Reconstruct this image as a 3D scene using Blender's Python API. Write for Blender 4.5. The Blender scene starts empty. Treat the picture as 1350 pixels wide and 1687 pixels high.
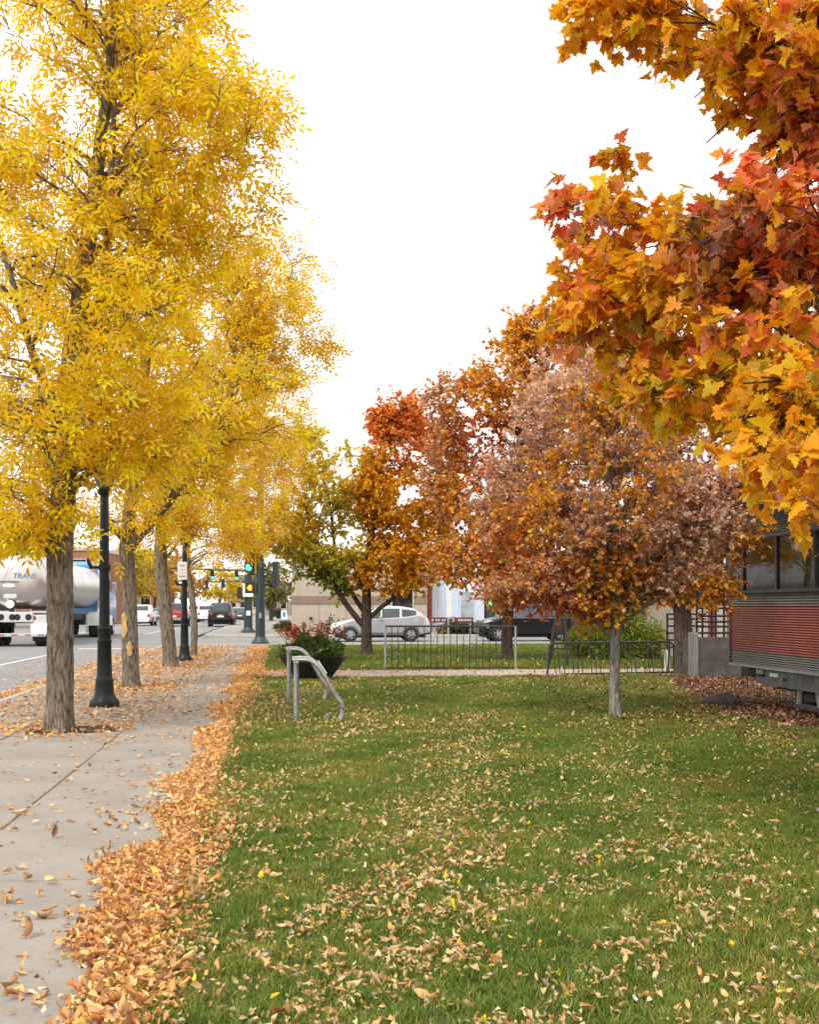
import bpy, math, random
import numpy as np
from mathutils import Vector, Matrix

# ------------------------------------------------------------------ camera, sky, sun, exposure
SC = bpy.context.scene
COL = SC.collection
F = 1969.0                      # focal length in photograph pixels (35 mm lens, 24 mm wide frame)
CXP, HZ = 675.0, 998.0          # principal column, horizon row
CAMH = 1.5
YAW = math.atan((CXP - 460.0) / F)
FW = np.array([math.sin(YAW), math.cos(YAW), 0.0])
RT = np.array([math.cos(YAW), -math.sin(YAW), 0.0])

cam = bpy.data.cameras.new('camera')
cam.sensor_fit = 'HORIZONTAL'; cam.sensor_width = 24.0; cam.lens = 35.0
cam.shift_y = (HZ - 843.5) / 1350.0
cam.clip_start = 0.05; cam.clip_end = 3000
co = bpy.data.objects.new('camera', cam); COL.objects.link(co)
co.location = (0, 0, CAMH); co.rotation_euler = (math.pi / 2, 0, -YAW)
SC.camera = co

SUN_EL, SUN_AZ = math.radians(52), math.radians(215)      # azimuth clockwise from +Y
w = bpy.data.worlds.new('World'); SC.world = w; w.use_nodes = True
nt = w.node_tree; nt.nodes.clear()
sky = nt.nodes.new('ShaderNodeTexSky'); sky.sky_type = 'NISHITA'; sky.sun_disc = False
sky.sun_elevation = SUN_EL; sky.sun_rotation = SUN_AZ; sky.dust_density = 3.0; sky.air_density = 1.0
b1 = nt.nodes.new('ShaderNodeBackground'); b1.inputs['Strength'].default_value = 0.12
b2 = nt.nodes.new('ShaderNodeBackground'); b2.inputs['Color'].default_value = (1.0, 0.99, 0.975, 1); b2.inputs['Strength'].default_value = 1.02
mx = nt.nodes.new('ShaderNodeMixShader'); mx.inputs[0].default_value = 0.88   # cloud cover over the clear sky
ow = nt.nodes.new('ShaderNodeOutputWorld')
L = nt.links.new
L(sky.outputs[0], b1.inputs['Color']); L(b1.outputs[0], mx.inputs[1]); L(b2.outputs[0], mx.inputs[2]); L(mx.outputs[0], ow.inputs[0])

sl = bpy.data.lights.new('sun', 'SUN'); sl.energy = 1.5; sl.angle = math.radians(18); sl.color = (1.0, 0.95, 0.86)
so = bpy.data.objects.new('sun', sl); COL.objects.link(so)
sd = Vector((math.sin(SUN_AZ) * math.cos(SUN_EL), math.cos(SUN_AZ) * math.cos(SUN_EL), math.sin(SUN_EL)))
so.rotation_euler = (-sd).to_track_quat('-Z', 'Y').to_euler(); so.location = sd * 60

SC.view_settings.view_transform = 'Standard'; SC.view_settings.look = 'None'
SC.view_settings.exposure = 0.76; SC.view_settings.gamma = 1.0; SC.view_settings.use_curve_mapping = False
SC.render.engine = 'CYCLES'
cy = SC.cycles
cy.max_bounces = 9; cy.diffuse_bounces = 6; cy.glossy_bounces = 3; cy.transmission_bounces = 6; cy.transparent_max_bounces = 6
cy.caustics_reflective = False; cy.caustics_refractive = False
try:
    cy.use_denoising = True; cy.denoiser = 'OPENIMAGEDENOISE'
    cy.denoising_input_passes = 'RGB_ALBEDO_NORMAL'; cy.denoising_prefilter = 'ACCURATE'
except Exception:
    pass

# ------------------------------------------------------------------ placing helpers
def P(px, py, d):
    """photograph pixel at a depth along the view axis -> world point"""
    p = FW * d + RT * ((px - CXP) / F * d)
    return np.array([p[0], p[1], CAMH + (HZ - py) / F * d])
def G(px, py, z=0.0):
    """ground point (height z) seen at a pixel"""
    d = F * (CAMH - z) / (py - HZ)
    p = P(px, py, d); p[2] = z
    return p
def depth_of(pts):
    return pts[..., 0] * FW[0] + pts[..., 1] * FW[1]
def pix(pts):
    d = np.maximum(depth_of(pts), 1e-3)
    u = (pts[..., 0] * RT[0] + pts[..., 1] * RT[1]) / d * F + CXP
    v = HZ - (pts[..., 2] - CAMH) / d * F
    return u, v, d

# ------------------------------------------------------------------ materials
MATS = {}
def _nodes(name):
    m = bpy.data.materials.new(name); m.use_nodes = True
    t = m.node_tree; bs = t.nodes['Principled BSDF']
    return m, t, bs
def ramp(t, fac, stops):
    r = t.nodes.new('ShaderNodeValToRGB')
    e = r.color_ramp.elements
    while len(e) < len(stops): e.new(0.5)
    for k, (p, c) in enumerate(stops):
        e[k].position = p; e[k].color = (c[0], c[1], c[2], 1)
    t.links.new(fac, r.inputs[0]); return r.outputs[0]
def noise(t, scale, detail=5, rough=0.55, stretch=None, coord='Object'):
    tc = t.nodes.new('ShaderNodeTexCoord'); src = tc.outputs[coord]
    if stretch:
        mp = t.nodes.new('ShaderNodeMapping'); mp.inputs['Scale'].default_value = stretch
        t.links.new(src, mp.inputs[0]); src = mp.outputs[0]
    n = t.nodes.new('ShaderNodeTexNoise'); n.inputs['Scale'].default_value = scale
    n.inputs['Detail'].default_value = detail; n.inputs['Roughness'].default_value = rough
    t.links.new(src, n.inputs['Vector']); return n.outputs['Fac']
def bump(t, bs, fac, strength, dist=0.01):
    b = t.nodes.new('ShaderNodeBump'); b.inputs['Strength'].default_value = strength; b.inputs['Distance'].default_value = dist
    t.links.new(fac, b.inputs['Height']); t.links.new(b.outputs[0], bs.inputs['Normal'])
def mat(name, col, rough=0.6, metal=0.0, var=0.12, scale=6.0, bmp=0.0, bscale=None, coat=0.0, spec=None, stretch=None, emit=None, bdist=0.01):
    if name in MATS: return MATS[name]
    m, t, bs = _nodes(name)
    f = noise(t, scale, stretch=stretch)
    lo = [c * (1 - var * 1.6) for c in col]; hi = [min(1, c * (1 + var * 1.3)) for c in col]
    L = t.links.new
    L(ramp(t, f, [(0.3, lo), (0.7, hi)]), bs.inputs['Base Color'])
    bs.inputs['Roughness'].default_value = rough; bs.inputs['Metallic'].default_value = metal
    if coat: bs.inputs['Coat Weight'].default_value = coat; bs.inputs['Coat Roughness'].default_value = 0.05
    if spec is not None: bs.inputs['Specular IOR Level'].default_value = spec
    if bmp: bump(t, bs, noise(t, bscale or scale * 8, stretch=stretch), bmp, bdist)
    if emit:
        bs.inputs['Emission Color'].default_value = (*col, 1); bs.inputs['Emission Strength'].default_value = emit
    MATS[name] = m; return m
def glass(name, col, rough=0.04):
    if name in MATS: return MATS[name]
    m, t, bs = _nodes(name)
    f = noise(t, 1.5)
    t.links.new(ramp(t, f, [(0.3, [c * .7 for c in col]), (0.7, [c * 1.3 for c in col])]), bs.inputs['Base Color'])
    bs.inputs['Roughness'].default_value = rough; bs.inputs['Specular IOR Level'].default_value = 0.6
    MATS[name] = m; return m
def leaf_mat(name, trans=0.45, rough=0.5):
    if name in MATS: return MATS[name]
    m, t, bs = _nodes(name)
    L = t.links.new
    at = t.nodes.new('ShaderNodeAttribute'); at.attribute_name = 'leaf_col'
    f = noise(t, 35.0, 3)
    mm = t.nodes.new('ShaderNodeMix'); mm.data_type = 'RGBA'; mm.blend_type = 'MULTIPLY'
    mm.inputs[0].default_value = 0.6
    L(at.outputs['Color'], mm.inputs[6]); L(ramp(t, f, [(0.3, (.82, .80, .76)), (0.6, (1, 1, 1))]), mm.inputs[7])
    L(mm.outputs[2], bs.inputs['Base Color']); bs.inputs['Roughness'].default_value = rough
    bs.inputs['Specular IOR Level'].default_value = 0.3
    tr = t.nodes.new('ShaderNodeBsdfTranslucent'); L(mm.outputs[2], tr.inputs['Color'])
    ms = t.nodes.new('ShaderNodeMixShader'); ms.inputs[0].default_value = trans
    L(bs.outputs[0], ms.inputs[1]); L(tr.outputs[0], ms.inputs[2])
    L(ms.outputs[0], t.nodes['Material Output'].inputs[0])
    MATS[name] = m; return m
def bark_mat(name, dark, light, scale=9.0):
    if name in MATS: return MATS[name]
    m, t, bs = _nodes(name)
    f1 = noise(t, scale*1.7, 7, 0.72, (2.2, 2.2, 0.5)); f2 = noise(t, scale * .25, 3)
    L = t.links.new
    c = ramp(t, f1, [(0.38, dark), (0.60, light)])
    mm = t.nodes.new('ShaderNodeMix'); mm.data_type = 'RGBA'; mm.blend_type = 'MULTIPLY'; mm.inputs[0].default_value = 0.5
    L(c, mm.inputs[6]); L(ramp(t, f2, [(0.3, (.6, .6, .6)), (0.7, (1.1, 1.05, 1.0))]), mm.inputs[7])
    L(mm.outputs[2], bs.inputs['Base Color']); bs.inputs['Roughness'].default_value = 0.95
    bs.inputs['Specular IOR Level'].default_value = 0.15
    bump(t, bs, f1, 1.0, 0.04)
    MATS[name] = m; return m

# ------------------------------------------------------------------ object helpers
def tag(o, label=None, cat=None, group=None, kind=None):
    if label: o['label'] = label
    if cat: o['category'] = cat
    if group: o['group'] = group
    if kind: o['kind'] = kind
    return o
def empty(name, loc, rz=0.0, label=None, cat=None, group=None):
    o = bpy.data.objects.new(name, None); COL.objects.link(o)
    o.empty_display_size = 0.2
    o.location = tuple(float(v) for v in loc); o.rotation_euler = (0, 0, rz)
    return tag(o, label, cat, group)
def link(name, me, parent=None, m=None):
    if m is not None and not me.materials: me.materials.append(m)
    o = bpy.data.objects.new(name, me); COL.objects.link(o)
    if parent is not None: o.parent = parent
    return o
class MB:
    def __init__(s): s.v = []; s.f = []
    def add(s, v, f):
        n = len(s.v); s.v += [tuple(float(c) for c in p) for p in v]; s.f += [tuple(i + n for i in q) for q in f]; return s
    def box(s, a, b, bev=0.0):
        x0, y0, z0 = [min(a[i], b[i]) for i in range(3)]; x1, y1, z1 = [max(a[i], b[i]) for i in range(3)]
        if bev <= 0:
            v = [(x0,y0,z0),(x1,y0,z0),(x1,y1,z0),(x0,y1,z0),(x0,y0,z1),(x1,y0,z1),(x1,y1,z1),(x0,y1,z1)]
            return s.add(v, [(0,3,2,1),(4,5,6,7),(0,1,5,4),(1,2,6,5),(2,3,7,6),(3,0,4,7)])
        e = bev
        ring = lambda z, i: [(x0+i+e,y0+i,z),(x1-i-e,y0+i,z),(x1-i,y0+i+e,z),(x1-i,y1-i-e,z),(x1-i-e,y1-i,z),(x0+i+e,y1-i,z),(x0+i,y1-i-e,z),(x0+i,y0+i+e,z)]
        v = ring(z0, e) + ring(z0+e, 0) + ring(z1-e, 0) + ring(z1, e)
        f = [tuple(range(7,-1,-1)), tuple(range(24,32))]
        for k in range(3):
            for i in range(8):
                j = (i+1) % 8; f.append((k*8+i, k*8+j, k*8+8+j, k*8+8+i))
        return s.add(v, f)
    def tube(s, pts, r, n=8, cap=True):
        pts = np.asarray(pts, float); r = np.broadcast_to(np.asarray(r, float), (len(pts),))
        v, f = tube_arrays(pts, r, n)
        f = [tuple(q) for q in f]
        if cap: f += [tuple(range(n-1, -1, -1)), tuple(range(len(v)-n, len(v)))]
        return s.add(v, f)
    def lathe(s, prof, n=20, c=(0,0,0), axis='z', cap=True):
        v = []; f = []
        for (r, z) in prof:
            for i in range(n):
                a = 2*math.pi*i/n; x, y = r*math.cos(a), r*math.sin(a)
                p = (x, y, z) if axis == 'z' else ((x, z, y) if axis == 'y' else (z, x, y))
                v.append((p[0]+c[0], p[1]+c[1], p[2]+c[2]))
        for k in range(len(prof)-1):
            for i in range(n):
                j = (i+1) % n; f.append((k*n+i, k*n+j, k*n+n+j, k*n+n+i))
        if cap: f.append(tuple(range(n-1,-1,-1))); f.append(tuple(range((len(prof)-1)*n, len(prof)*n)))
        return s.add(v, f)
    def grid(s, fn, us, vs):
        v = [fn(a, b) for a in us for b in vs]; m = len(vs)
        f = [(i*m+j, i*m+j+1, (i+1)*m+j+1, (i+1)*m+j) for i in range(len(us)-1) for j in range(m-1)]
        return s.add(v, f)
    def prism(s, poly, t0, t1, plane='xz'):
        n = len(poly)
        def q(a, b, t): return (a, t, b) if plane == 'xz' else ((t, a, b) if plane == 'yz' else (a, b, t))
        v = [q(a, b, t0) for a, b in poly] + [q(a, b, t1) for a, b in poly]
        f = [tuple(range(n)), tuple(range(2*n-1, n-1, -1))] + [(i, i+n, (i+1) % n + n, (i+1) % n) for i in range(n)]
        return s.add(v, f)
    def mesh(s, name, smooth=False, fix=True):
        me = bpy.data.meshes.new(name); me.from_pydata(s.v, [], s.f)
        if fix:
            import bmesh
            bm = bmesh.new(); bm.from_mesh(me); bmesh.ops.recalc_face_normals(bm, faces=bm.faces); bm.to_mesh(me); bm.free()
        if smooth:
            me.shade_smooth()
            try: me.set_sharp_from_angle(angle=math.radians(38))
            except Exception: pass
        me.update(); return me
    def build(s, name, m, parent=None, smooth=False):
        return link(name, s.mesh(name, smooth), parent, m)
def tube_arrays(pts, r, n):
    k = len(pts)
    t = np.gradient(pts, axis=0); t /= np.linalg.norm(t, axis=1)[:, None] + 1e-9
    ref = np.where(np.abs(t[:, 2:3]) > 0.9, np.array([[1.0, 0, 0]]), np.array([[0, 0, 1.0]]))
    if k > 1: ref = np.repeat(ref[k//2][None], k, 0)
    a = np.cross(t, ref); a /= np.linalg.norm(a, axis=1)[:, None] + 1e-9
    b = np.cross(t, a)
    th = np.arange(n) * 2 * math.pi / n
    v = pts[:, None, :] + r[:, None, None] * (np.cos(th)[None, :, None] * a[:, None, :] + np.sin(th)[None, :, None] * b[:, None, :])
    i = np.arange(k-1)[:, None] * n; j = np.arange(n)[None, :]; jn = (j+1) % n
    f = np.stack([i+j, i+jn, i+n+jn, i+n+j], -1).reshape(-1, 4)
    return v.reshape(-1, 3), f
def fast_mesh(name, verts, faces, col=None, smooth=False):
    """numpy arrays, all faces with the same corner count"""
    me = bpy.data.meshes.new(name)
    nv, nf, k = len(verts), len(faces), faces.shape[1]
    me.vertices.add(nv); me.vertices.foreach_set('co', np.ascontiguousarray(verts, np.float32).ravel())
    me.loops.add(nf*k); me.loops.foreach_set('vertex_index', np.ascontiguousarray(faces, np.int32).ravel())
    me.polygons.add(nf); me.polygons.foreach_set('loop_start', np.arange(0, nf*k, k, dtype=np.int32))
    me.polygons.foreach_set('loop_total', np.full(nf, k, np.int32))
    if smooth: me.polygons.foreach_set('use_smooth', np.ones(nf, bool))
    if col is not None:
        a = me.attributes.new('leaf_col', 'FLOAT_COLOR', 'POINT')
        a.data.foreach_set('color', np.concatenate([col, np.ones((len(col), 1))], 1).astype(np.float32).ravel())
    me.update(); me.validate(); return me
def text_part(s, size, loc, rot, m, parent, name='lettering', ext=0.002, shear=0.0, align='CENTER'):
    c = bpy.data.curves.new('t', 'FONT'); c.body = s; c.size = size; c.extrude = ext; c.align_x = align; c.align_y = 'CENTER'; c.shear = shear
    c.resolution_u = 2
    o = bpy.data.objects.new('t', c); COL.objects.link(o)
    bpy.context.view_layer.update()
    me = bpy.data.meshes.new_from_object(o.evaluated_get(bpy.context.evaluated_depsgraph_get()))
    bpy.data.objects.remove(o); me.materials.clear()
    q = link(name, me, parent, m); q.location = loc; q.rotation_euler = rot; return q

# ------------------------------------------------------------------ leaves
def fold_leaflet(Ln, W, off=(0, 0, 0), ang=0.0, fold=0.25, droop=0.12):
    """lens-shaped blade: 6 outline points + tip/base, 4 triangles"""
    pts = np.array([(0, 0, 0), (Ln*.45, W*.5, fold*W*.5), (Ln, 0, -droop*Ln), (Ln*.45, -W*.5, fold*W*.5), (Ln*.5, 0, -droop*Ln*.25)])
    c, s = math.cos(ang), math.sin(ang)
    pts = pts @ np.array([[c, s, 0], [-s, c, 0], [0, 0, 1]]) + np.array(off)
    return pts, np.array([(0, 4, 1), (1, 4, 2), (2, 4, 3), (3, 4, 0)])
def join_t(parts):
    v, f, n = [], [], 0
    for a, b in parts:
        v.append(a); f.append(b + n); n += len(a)
    return np.concatenate(v), np.concatenate(f)
def ash_leaf(seed):
    r = random.Random(seed); parts = []
    Lr = 0.17
    for k, tpos in enumerate((0.40, 0.72)):
        for sgn in (-1, 1):
            a, b = fold_leaflet(.088 + r.uniform(-.015, .015), .029, (Lr*tpos, 0, -.03*tpos**2), sgn*(0.95 - .2*k + r.uniform(-.15, .15)), droop=r.uniform(.1, .4))
            parts.append((a, b[:]))
    parts.append(fold_leaflet(.098, .032, (Lr, 0, -.03), r.uniform(-.2, .2), droop=r.uniform(.1, .4)))
    return join_t(parts)
def simple_leaf(seed, Ln=0.1, W=0.08):
    """small lobed leaf, three pointed lobes, 6 triangles"""
    r = random.Random(seed)
    p = [(0, 0, 0), (.30, .52, .05), (.42, .24, 0), (.62, .36, -.02), (1, 0, -.15 - r.uniform(0, .15)), (.62, -.36, -.02), (.42, -.24, 0), (.30, -.52, .05)]
    v = np.array([(a*Ln, b*W*1.05, c*Ln) for a, b, c in p])
    return v, np.array([(0, 2, 1), (0, 3, 2), (0, 4, 3), (0, 5, 4), (0, 6, 5), (0, 7, 6)])
def maple_leaf(seed, S=0.12):
    r = random.Random(seed)
    half = [(0, .03), (-.10, .20), (-.16, .40), (.00, .36), (.06, .62), (.18, .50), (.30, .60), (.34, .30), (.52, .30), (.60, .34), (.64, .18), (.80, .13)]
    pts = [(a, b) for a, b in half] + [(1.0, 0)] + [(a, -b) for a, b in half[::-1]]
    cup = r.uniform(-.22, .12); curl = r.uniform(.05, .35)
    v = [(0.2, 0, 0.0)]
    for a, b in pts:
        v.append((a + r.uniform(-.02, .02), b*.95 + r.uniform(-.02, .02), cup*abs(b) - curl*a*a*.6 + r.uniform(-.015, .015)))
    v = np.array(v) * S
    n = len(pts)
    f = np.array([(0, i+1, i) for i in range(1, n)] + [(0, 1, n)])
    # stalk
    st = np.array([(0.03*S, .012*S, 0), (0.03*S, -.012*S, 0), (-.45*S, 0, .04*S)])
    return join_t([(v, f), (st, np.array([(0, 1, 2)]))])
def curled_leaf(seed, Ln=.055, W=.026):
    r = random.Random(seed); cu = r.uniform(.2, .95); tw = r.uniform(-.8, .8); v = []
    xs = (0, .25, .6, 1.0); ws = (.08, .85, .8, .05)
    for x, wd in zip(xs, ws):
        for q in (-1, 0, 1):
            v.append((x*Ln + r.uniform(-.005, .005), q*wd*W*.5*(1 - .25*cu)*r.uniform(.55, 1.35) + tw*(x-.5)*Ln*.3, (abs(q)*cu*W*wd*.75) + Ln*.5*cu*(x-.5)**2*2 + q*tw*(x-.5)*W*1.4 + r.uniform(-.005, .005)))
    f = []
    for i in range(3):
        for j in range(2):
            a = i*3+j; f += [(a, a+1, a+4), (a, a+4, a+3)]
    return np.array(v), np.array(f)
def frames(d, up, rng):
    """rotation matrices with x along d and z near up"""
    d = d / (np.linalg.norm(d, axis=1)[:, None] + 1e-9)
    y = np.cross(up, d); y /= np.linalg.norm(y, axis=1)[:, None] + 1e-9
    z = np.cross(d, y)
    return np.stack([d, y, z], 2)
def scatter(templates, pos, R, sc, col, rng):
    """-> verts, faces, colours of one mesh holding all leaves (or pieces)"""
    V, Fc, C, n = [], [], [], 0
    which = rng.integers(0, len(templates), len(pos))
    for k, (tv, tf) in enumerate(templates):
        m = which == k
        if not m.any(): continue
        v = np.einsum('nij,vj->nvi', R[m], tv) * sc[m][:, None, None] + pos[m][:, None, :]
        cnt = len(v); nv = len(tv)
        f = tf[None] + (np.arange(cnt) * nv)[:, None, None] + n
        V.append(v.reshape(-1, 3)); Fc.append(f.reshape(-1, 3)); C.append(np.repeat(col[m], nv, 0)); n += cnt * nv
    return np.concatenate(V), np.concatenate(Fc), np.concatenate(C)

# ------------------------------------------------------------------ trees
def smooth_poly(pts, step):
    pts = np.asarray(pts, float)
    out = []
    n = len(pts)
    for i in range(n-1):
        p0 = pts[max(i-1, 0)]; p1 = pts[i]; p2 = pts[i+1]; p3 = pts[min(i+2, n-1)]
        k = max(1, int(round(np.linalg.norm(p2[:3]-p1[:3]) / step)))
        for j in range(k):
            t = j / k
            out.append(0.5*((2*p1) + (-p0+p2)*t + (2*p0-5*p1+4*p2-p3)*t*t + (-p0+3*p1-3*p2+p3)*t**3))
    out.append(pts[-1]); return np.array(out)

def grow(trunk, limbs, blobs, rng, droop=0.0, shell=0.6, rise=0.35):
    """trunk, limbs: arrays (x,y,z,r). blobs: (centre, radii, count). -> branch polylines, tips (pos, dir)"""
    node = [trunk[:, :3]] + [l[:, :3] for l in limbs]
    N = np.concatenate(node); Nr = np.concatenate([trunk[:, 3]] + [l[:, 3] for l in limbs])
    usable = np.concatenate([trunk[:, 2] > trunk[0, 2] + 0.18*(trunk[-1, 2]-trunk[0, 2])] + [np.arange(len(l)) > 1 for l in limbs])
    A = []
    for c, r, n in blobs:
        u = rng.normal(size=(n, 3)); u /= np.linalg.norm(u, axis=1)[:, None]
        rad = rng.random(n) ** (1/3.0); rad = rad*(1-shell*0.5) + shell*0.5*np.sqrt(rad)
        A.append(np.asarray(c) + u * rad[:, None] * np.asarray(r))
    A = np.concatenate(A)
    base = N.copy()
    dm = np.array([np.min(np.linalg.norm(base - a, axis=1)) for a in A])
    A = A[np.argsort(dm)]
    br = []; tips = []
    Nx, Ux, Rx = N[usable], None, Nr[usable]
    Dx = np.zeros_like(Nx); Dx[:, 2] = 1
    for a in A:
        dv = a - Nx; dist = np.linalg.norm(dv, axis=1) + 1e-6
        el = dv[:, 2] / dist
        align = np.einsum('ij,ij->i', dv, Dx) / dist
        cost = dist * (1 + 1.2*np.clip(rise - el, 0, 2) + 0.25*(1 - align)) + 0.02/ (Rx + .01)
        i = int(np.argmin(cost)); q = Nx[i]; D = dist[i]
        ctrl = q + Dx[i]*D*0.25 + dv[i]*0.35 + np.array([0, 0, 0.10*D*(1 - 2*droop)])
        k = max(3, int(D/0.22)); t = np.linspace(0, 1, k+1)[:, None]
        pl = (1-t)**2*q + 2*t*(1-t)*ctrl + t*t*a
        jit = rng.normal(size=pl.shape)*0.026*min(1.5, D); jit[0] = 0; jit[-1] = 0
        pl = pl + jit
        r0 = min(Rx[i]*0.62, 0.012 + 0.018*D); r1 = 0.005
        rr = np.linspace(r0, r1, k+1)
        br.append((pl, rr))
        d = np.gradient(pl, axis=0); d /= np.linalg.norm(d, axis=1)[:, None] + 1e-9
        Nx = np.concatenate([Nx, pl[1:]]); Dx = np.concatenate([Dx, d[1:]]); Rx = np.concatenate([Rx, rr[1:]])
        tips.append((pl, d))
    return br, tips

def foliage(tips, rng, twigs, tlen, per, span=0.55, up=0.3):
    """twiglets round the outer part of every branch -> twig polylines, leaf positions, leaf directions"""
    TW = []; LP = []; LD = []
    for pl, d in tips:
        k = len(pl)
        for _ in range(twigs):
            s = 1 - span * rng.random()**1.6
            i = min(k-1, int(s*(k-1)))
            u = rng.normal(size=3); u[2] += up; u /= np.linalg.norm(u)
            dd = u*0.85 + d[i]*0.6; dd /= np.linalg.norm(dd)
            ln = tlen*(0.5+0.8*rng.random())
            t = np.linspace(0, 1, 3)[:, None]
            tp = pl[i] + dd*ln*t + np.array([0, 0, -0.12*ln])*t*t + rng.normal(size=(3, 3))*0.012*t
            TW.append(tp)
            n = max(1, rng.poisson(per))
            tt = np.sqrt(rng.random(n))*1.02; tt[0] = 1.0
            pos = pl[i] + dd*ln*tt[:, None] + np.array([0, 0, -0.12*ln])*(tt**2)[:, None]
            ld = rng.normal(size=(n, 3))*0.8 + dd*0.7
            LP.append(pos); LD.append(ld)
    return TW, np.concatenate(LP), np.concatenate(LD)

def branch_mesh(name, br, tw, m, parent, rtw=0.004):
    V, Fc, n = [], [], 0
    for pl, rr in br:
        v, f = tube_arrays(pl, rr, 6 if rr[0] > 0.03 else (4 if rr[0] > .012 else 3)); V.append(v); Fc.append(f+n); n += len(v)
    for tp in tw:
        v, f = tube_arrays(tp, np.array([rtw, rtw*.8, rtw*.4]), 3); V.append(v); Fc.append(f+n); n += len(v)
    return link(name, fast_mesh(name, np.concatenate(V), np.concatenate(Fc), smooth=True), parent, m)

def trunk_mesh(name, path, m, parent, seed, ridges=11, amp=0.05, n=30):
    p = smooth_poly(path, 0.07) if True else path
    rng = np.random.default_rng(seed)
    k = len(p); ctr = p[:, :3]; r = p[:, 3]
    th = np.arange(n)*2*math.pi/n
    # slowly wandering ridges, a real furrowed surface
    ph = np.cumsum(rng.normal(size=k))*0.05; z = np.arange(k)*0.07
    rad = np.zeros((k, n))
    for q in range(3):
        fr = ridges + q*4; rad += np.cos(fr*th[None, :] + ph[:, None]*(q+1) + 1.3*np.sin(z*(1.1+q*.7))[:, None] + q*2.0) / (1+q)
    rad = rad*amp*0.5 + rng.normal(size=(k, n))*amp*0.35
    flare = 1 + 0.28*np.exp(-z/0.16)[:, None]*(1 + .35*np.cos(4*th[None, :] + seed))
    R = r[:, None]*flare*(1 + rad)
    t = np.gradient(ctr, axis=0); t /= np.linalg.norm(t, axis=1)[:, None]
    a = np.cross(t, np.array([[0, 1.0, 0]])); a /= np.linalg.norm(a, axis=1)[:, None]; b = np.cross(t, a)
    v = ctr[:, None, :] + R[:, :, None]*(np.cos(th)[None, :, None]*a[:, None, :] + np.sin(th)[None, :, None]*b[:, None, :])
    v[0, :, 2] -= 0.03
    i = np.arange(k-1)[:, None]*n; j = np.arange(n)[None, :]; jn = (j+1) % n
    f = np.stack([i+j, i+n+j, i+n+jn, i+jn], -1).reshape(-1, 4)
    return link(name, fast_mesh(name, v.reshape(-1, 3), f, smooth=True), parent, m)

def pal(rng, n, cols, wts, var=0.14):
    c = np.array(cols)[rng.choice(len(cols), n, p=np.array(wts)/sum(wts))]
    return np.clip(c*(1 + rng.normal(size=(n, 1))*var)*(1 + rng.normal(size=(n, 3))*0.04), 0.004, 0.95)
def vnoise(p, seed, sc):
    """cheap smooth 3-D noise, about -1..1"""
    r = np.random.default_rng(seed); o = np.zeros(len(p))
    for q in range(5):
        k = r.normal(size=3)*sc*(1 + .5*q); o += np.sin(p @ k + r.random()*6.28)/(1+.35*q)
    return o/2.2

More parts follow.
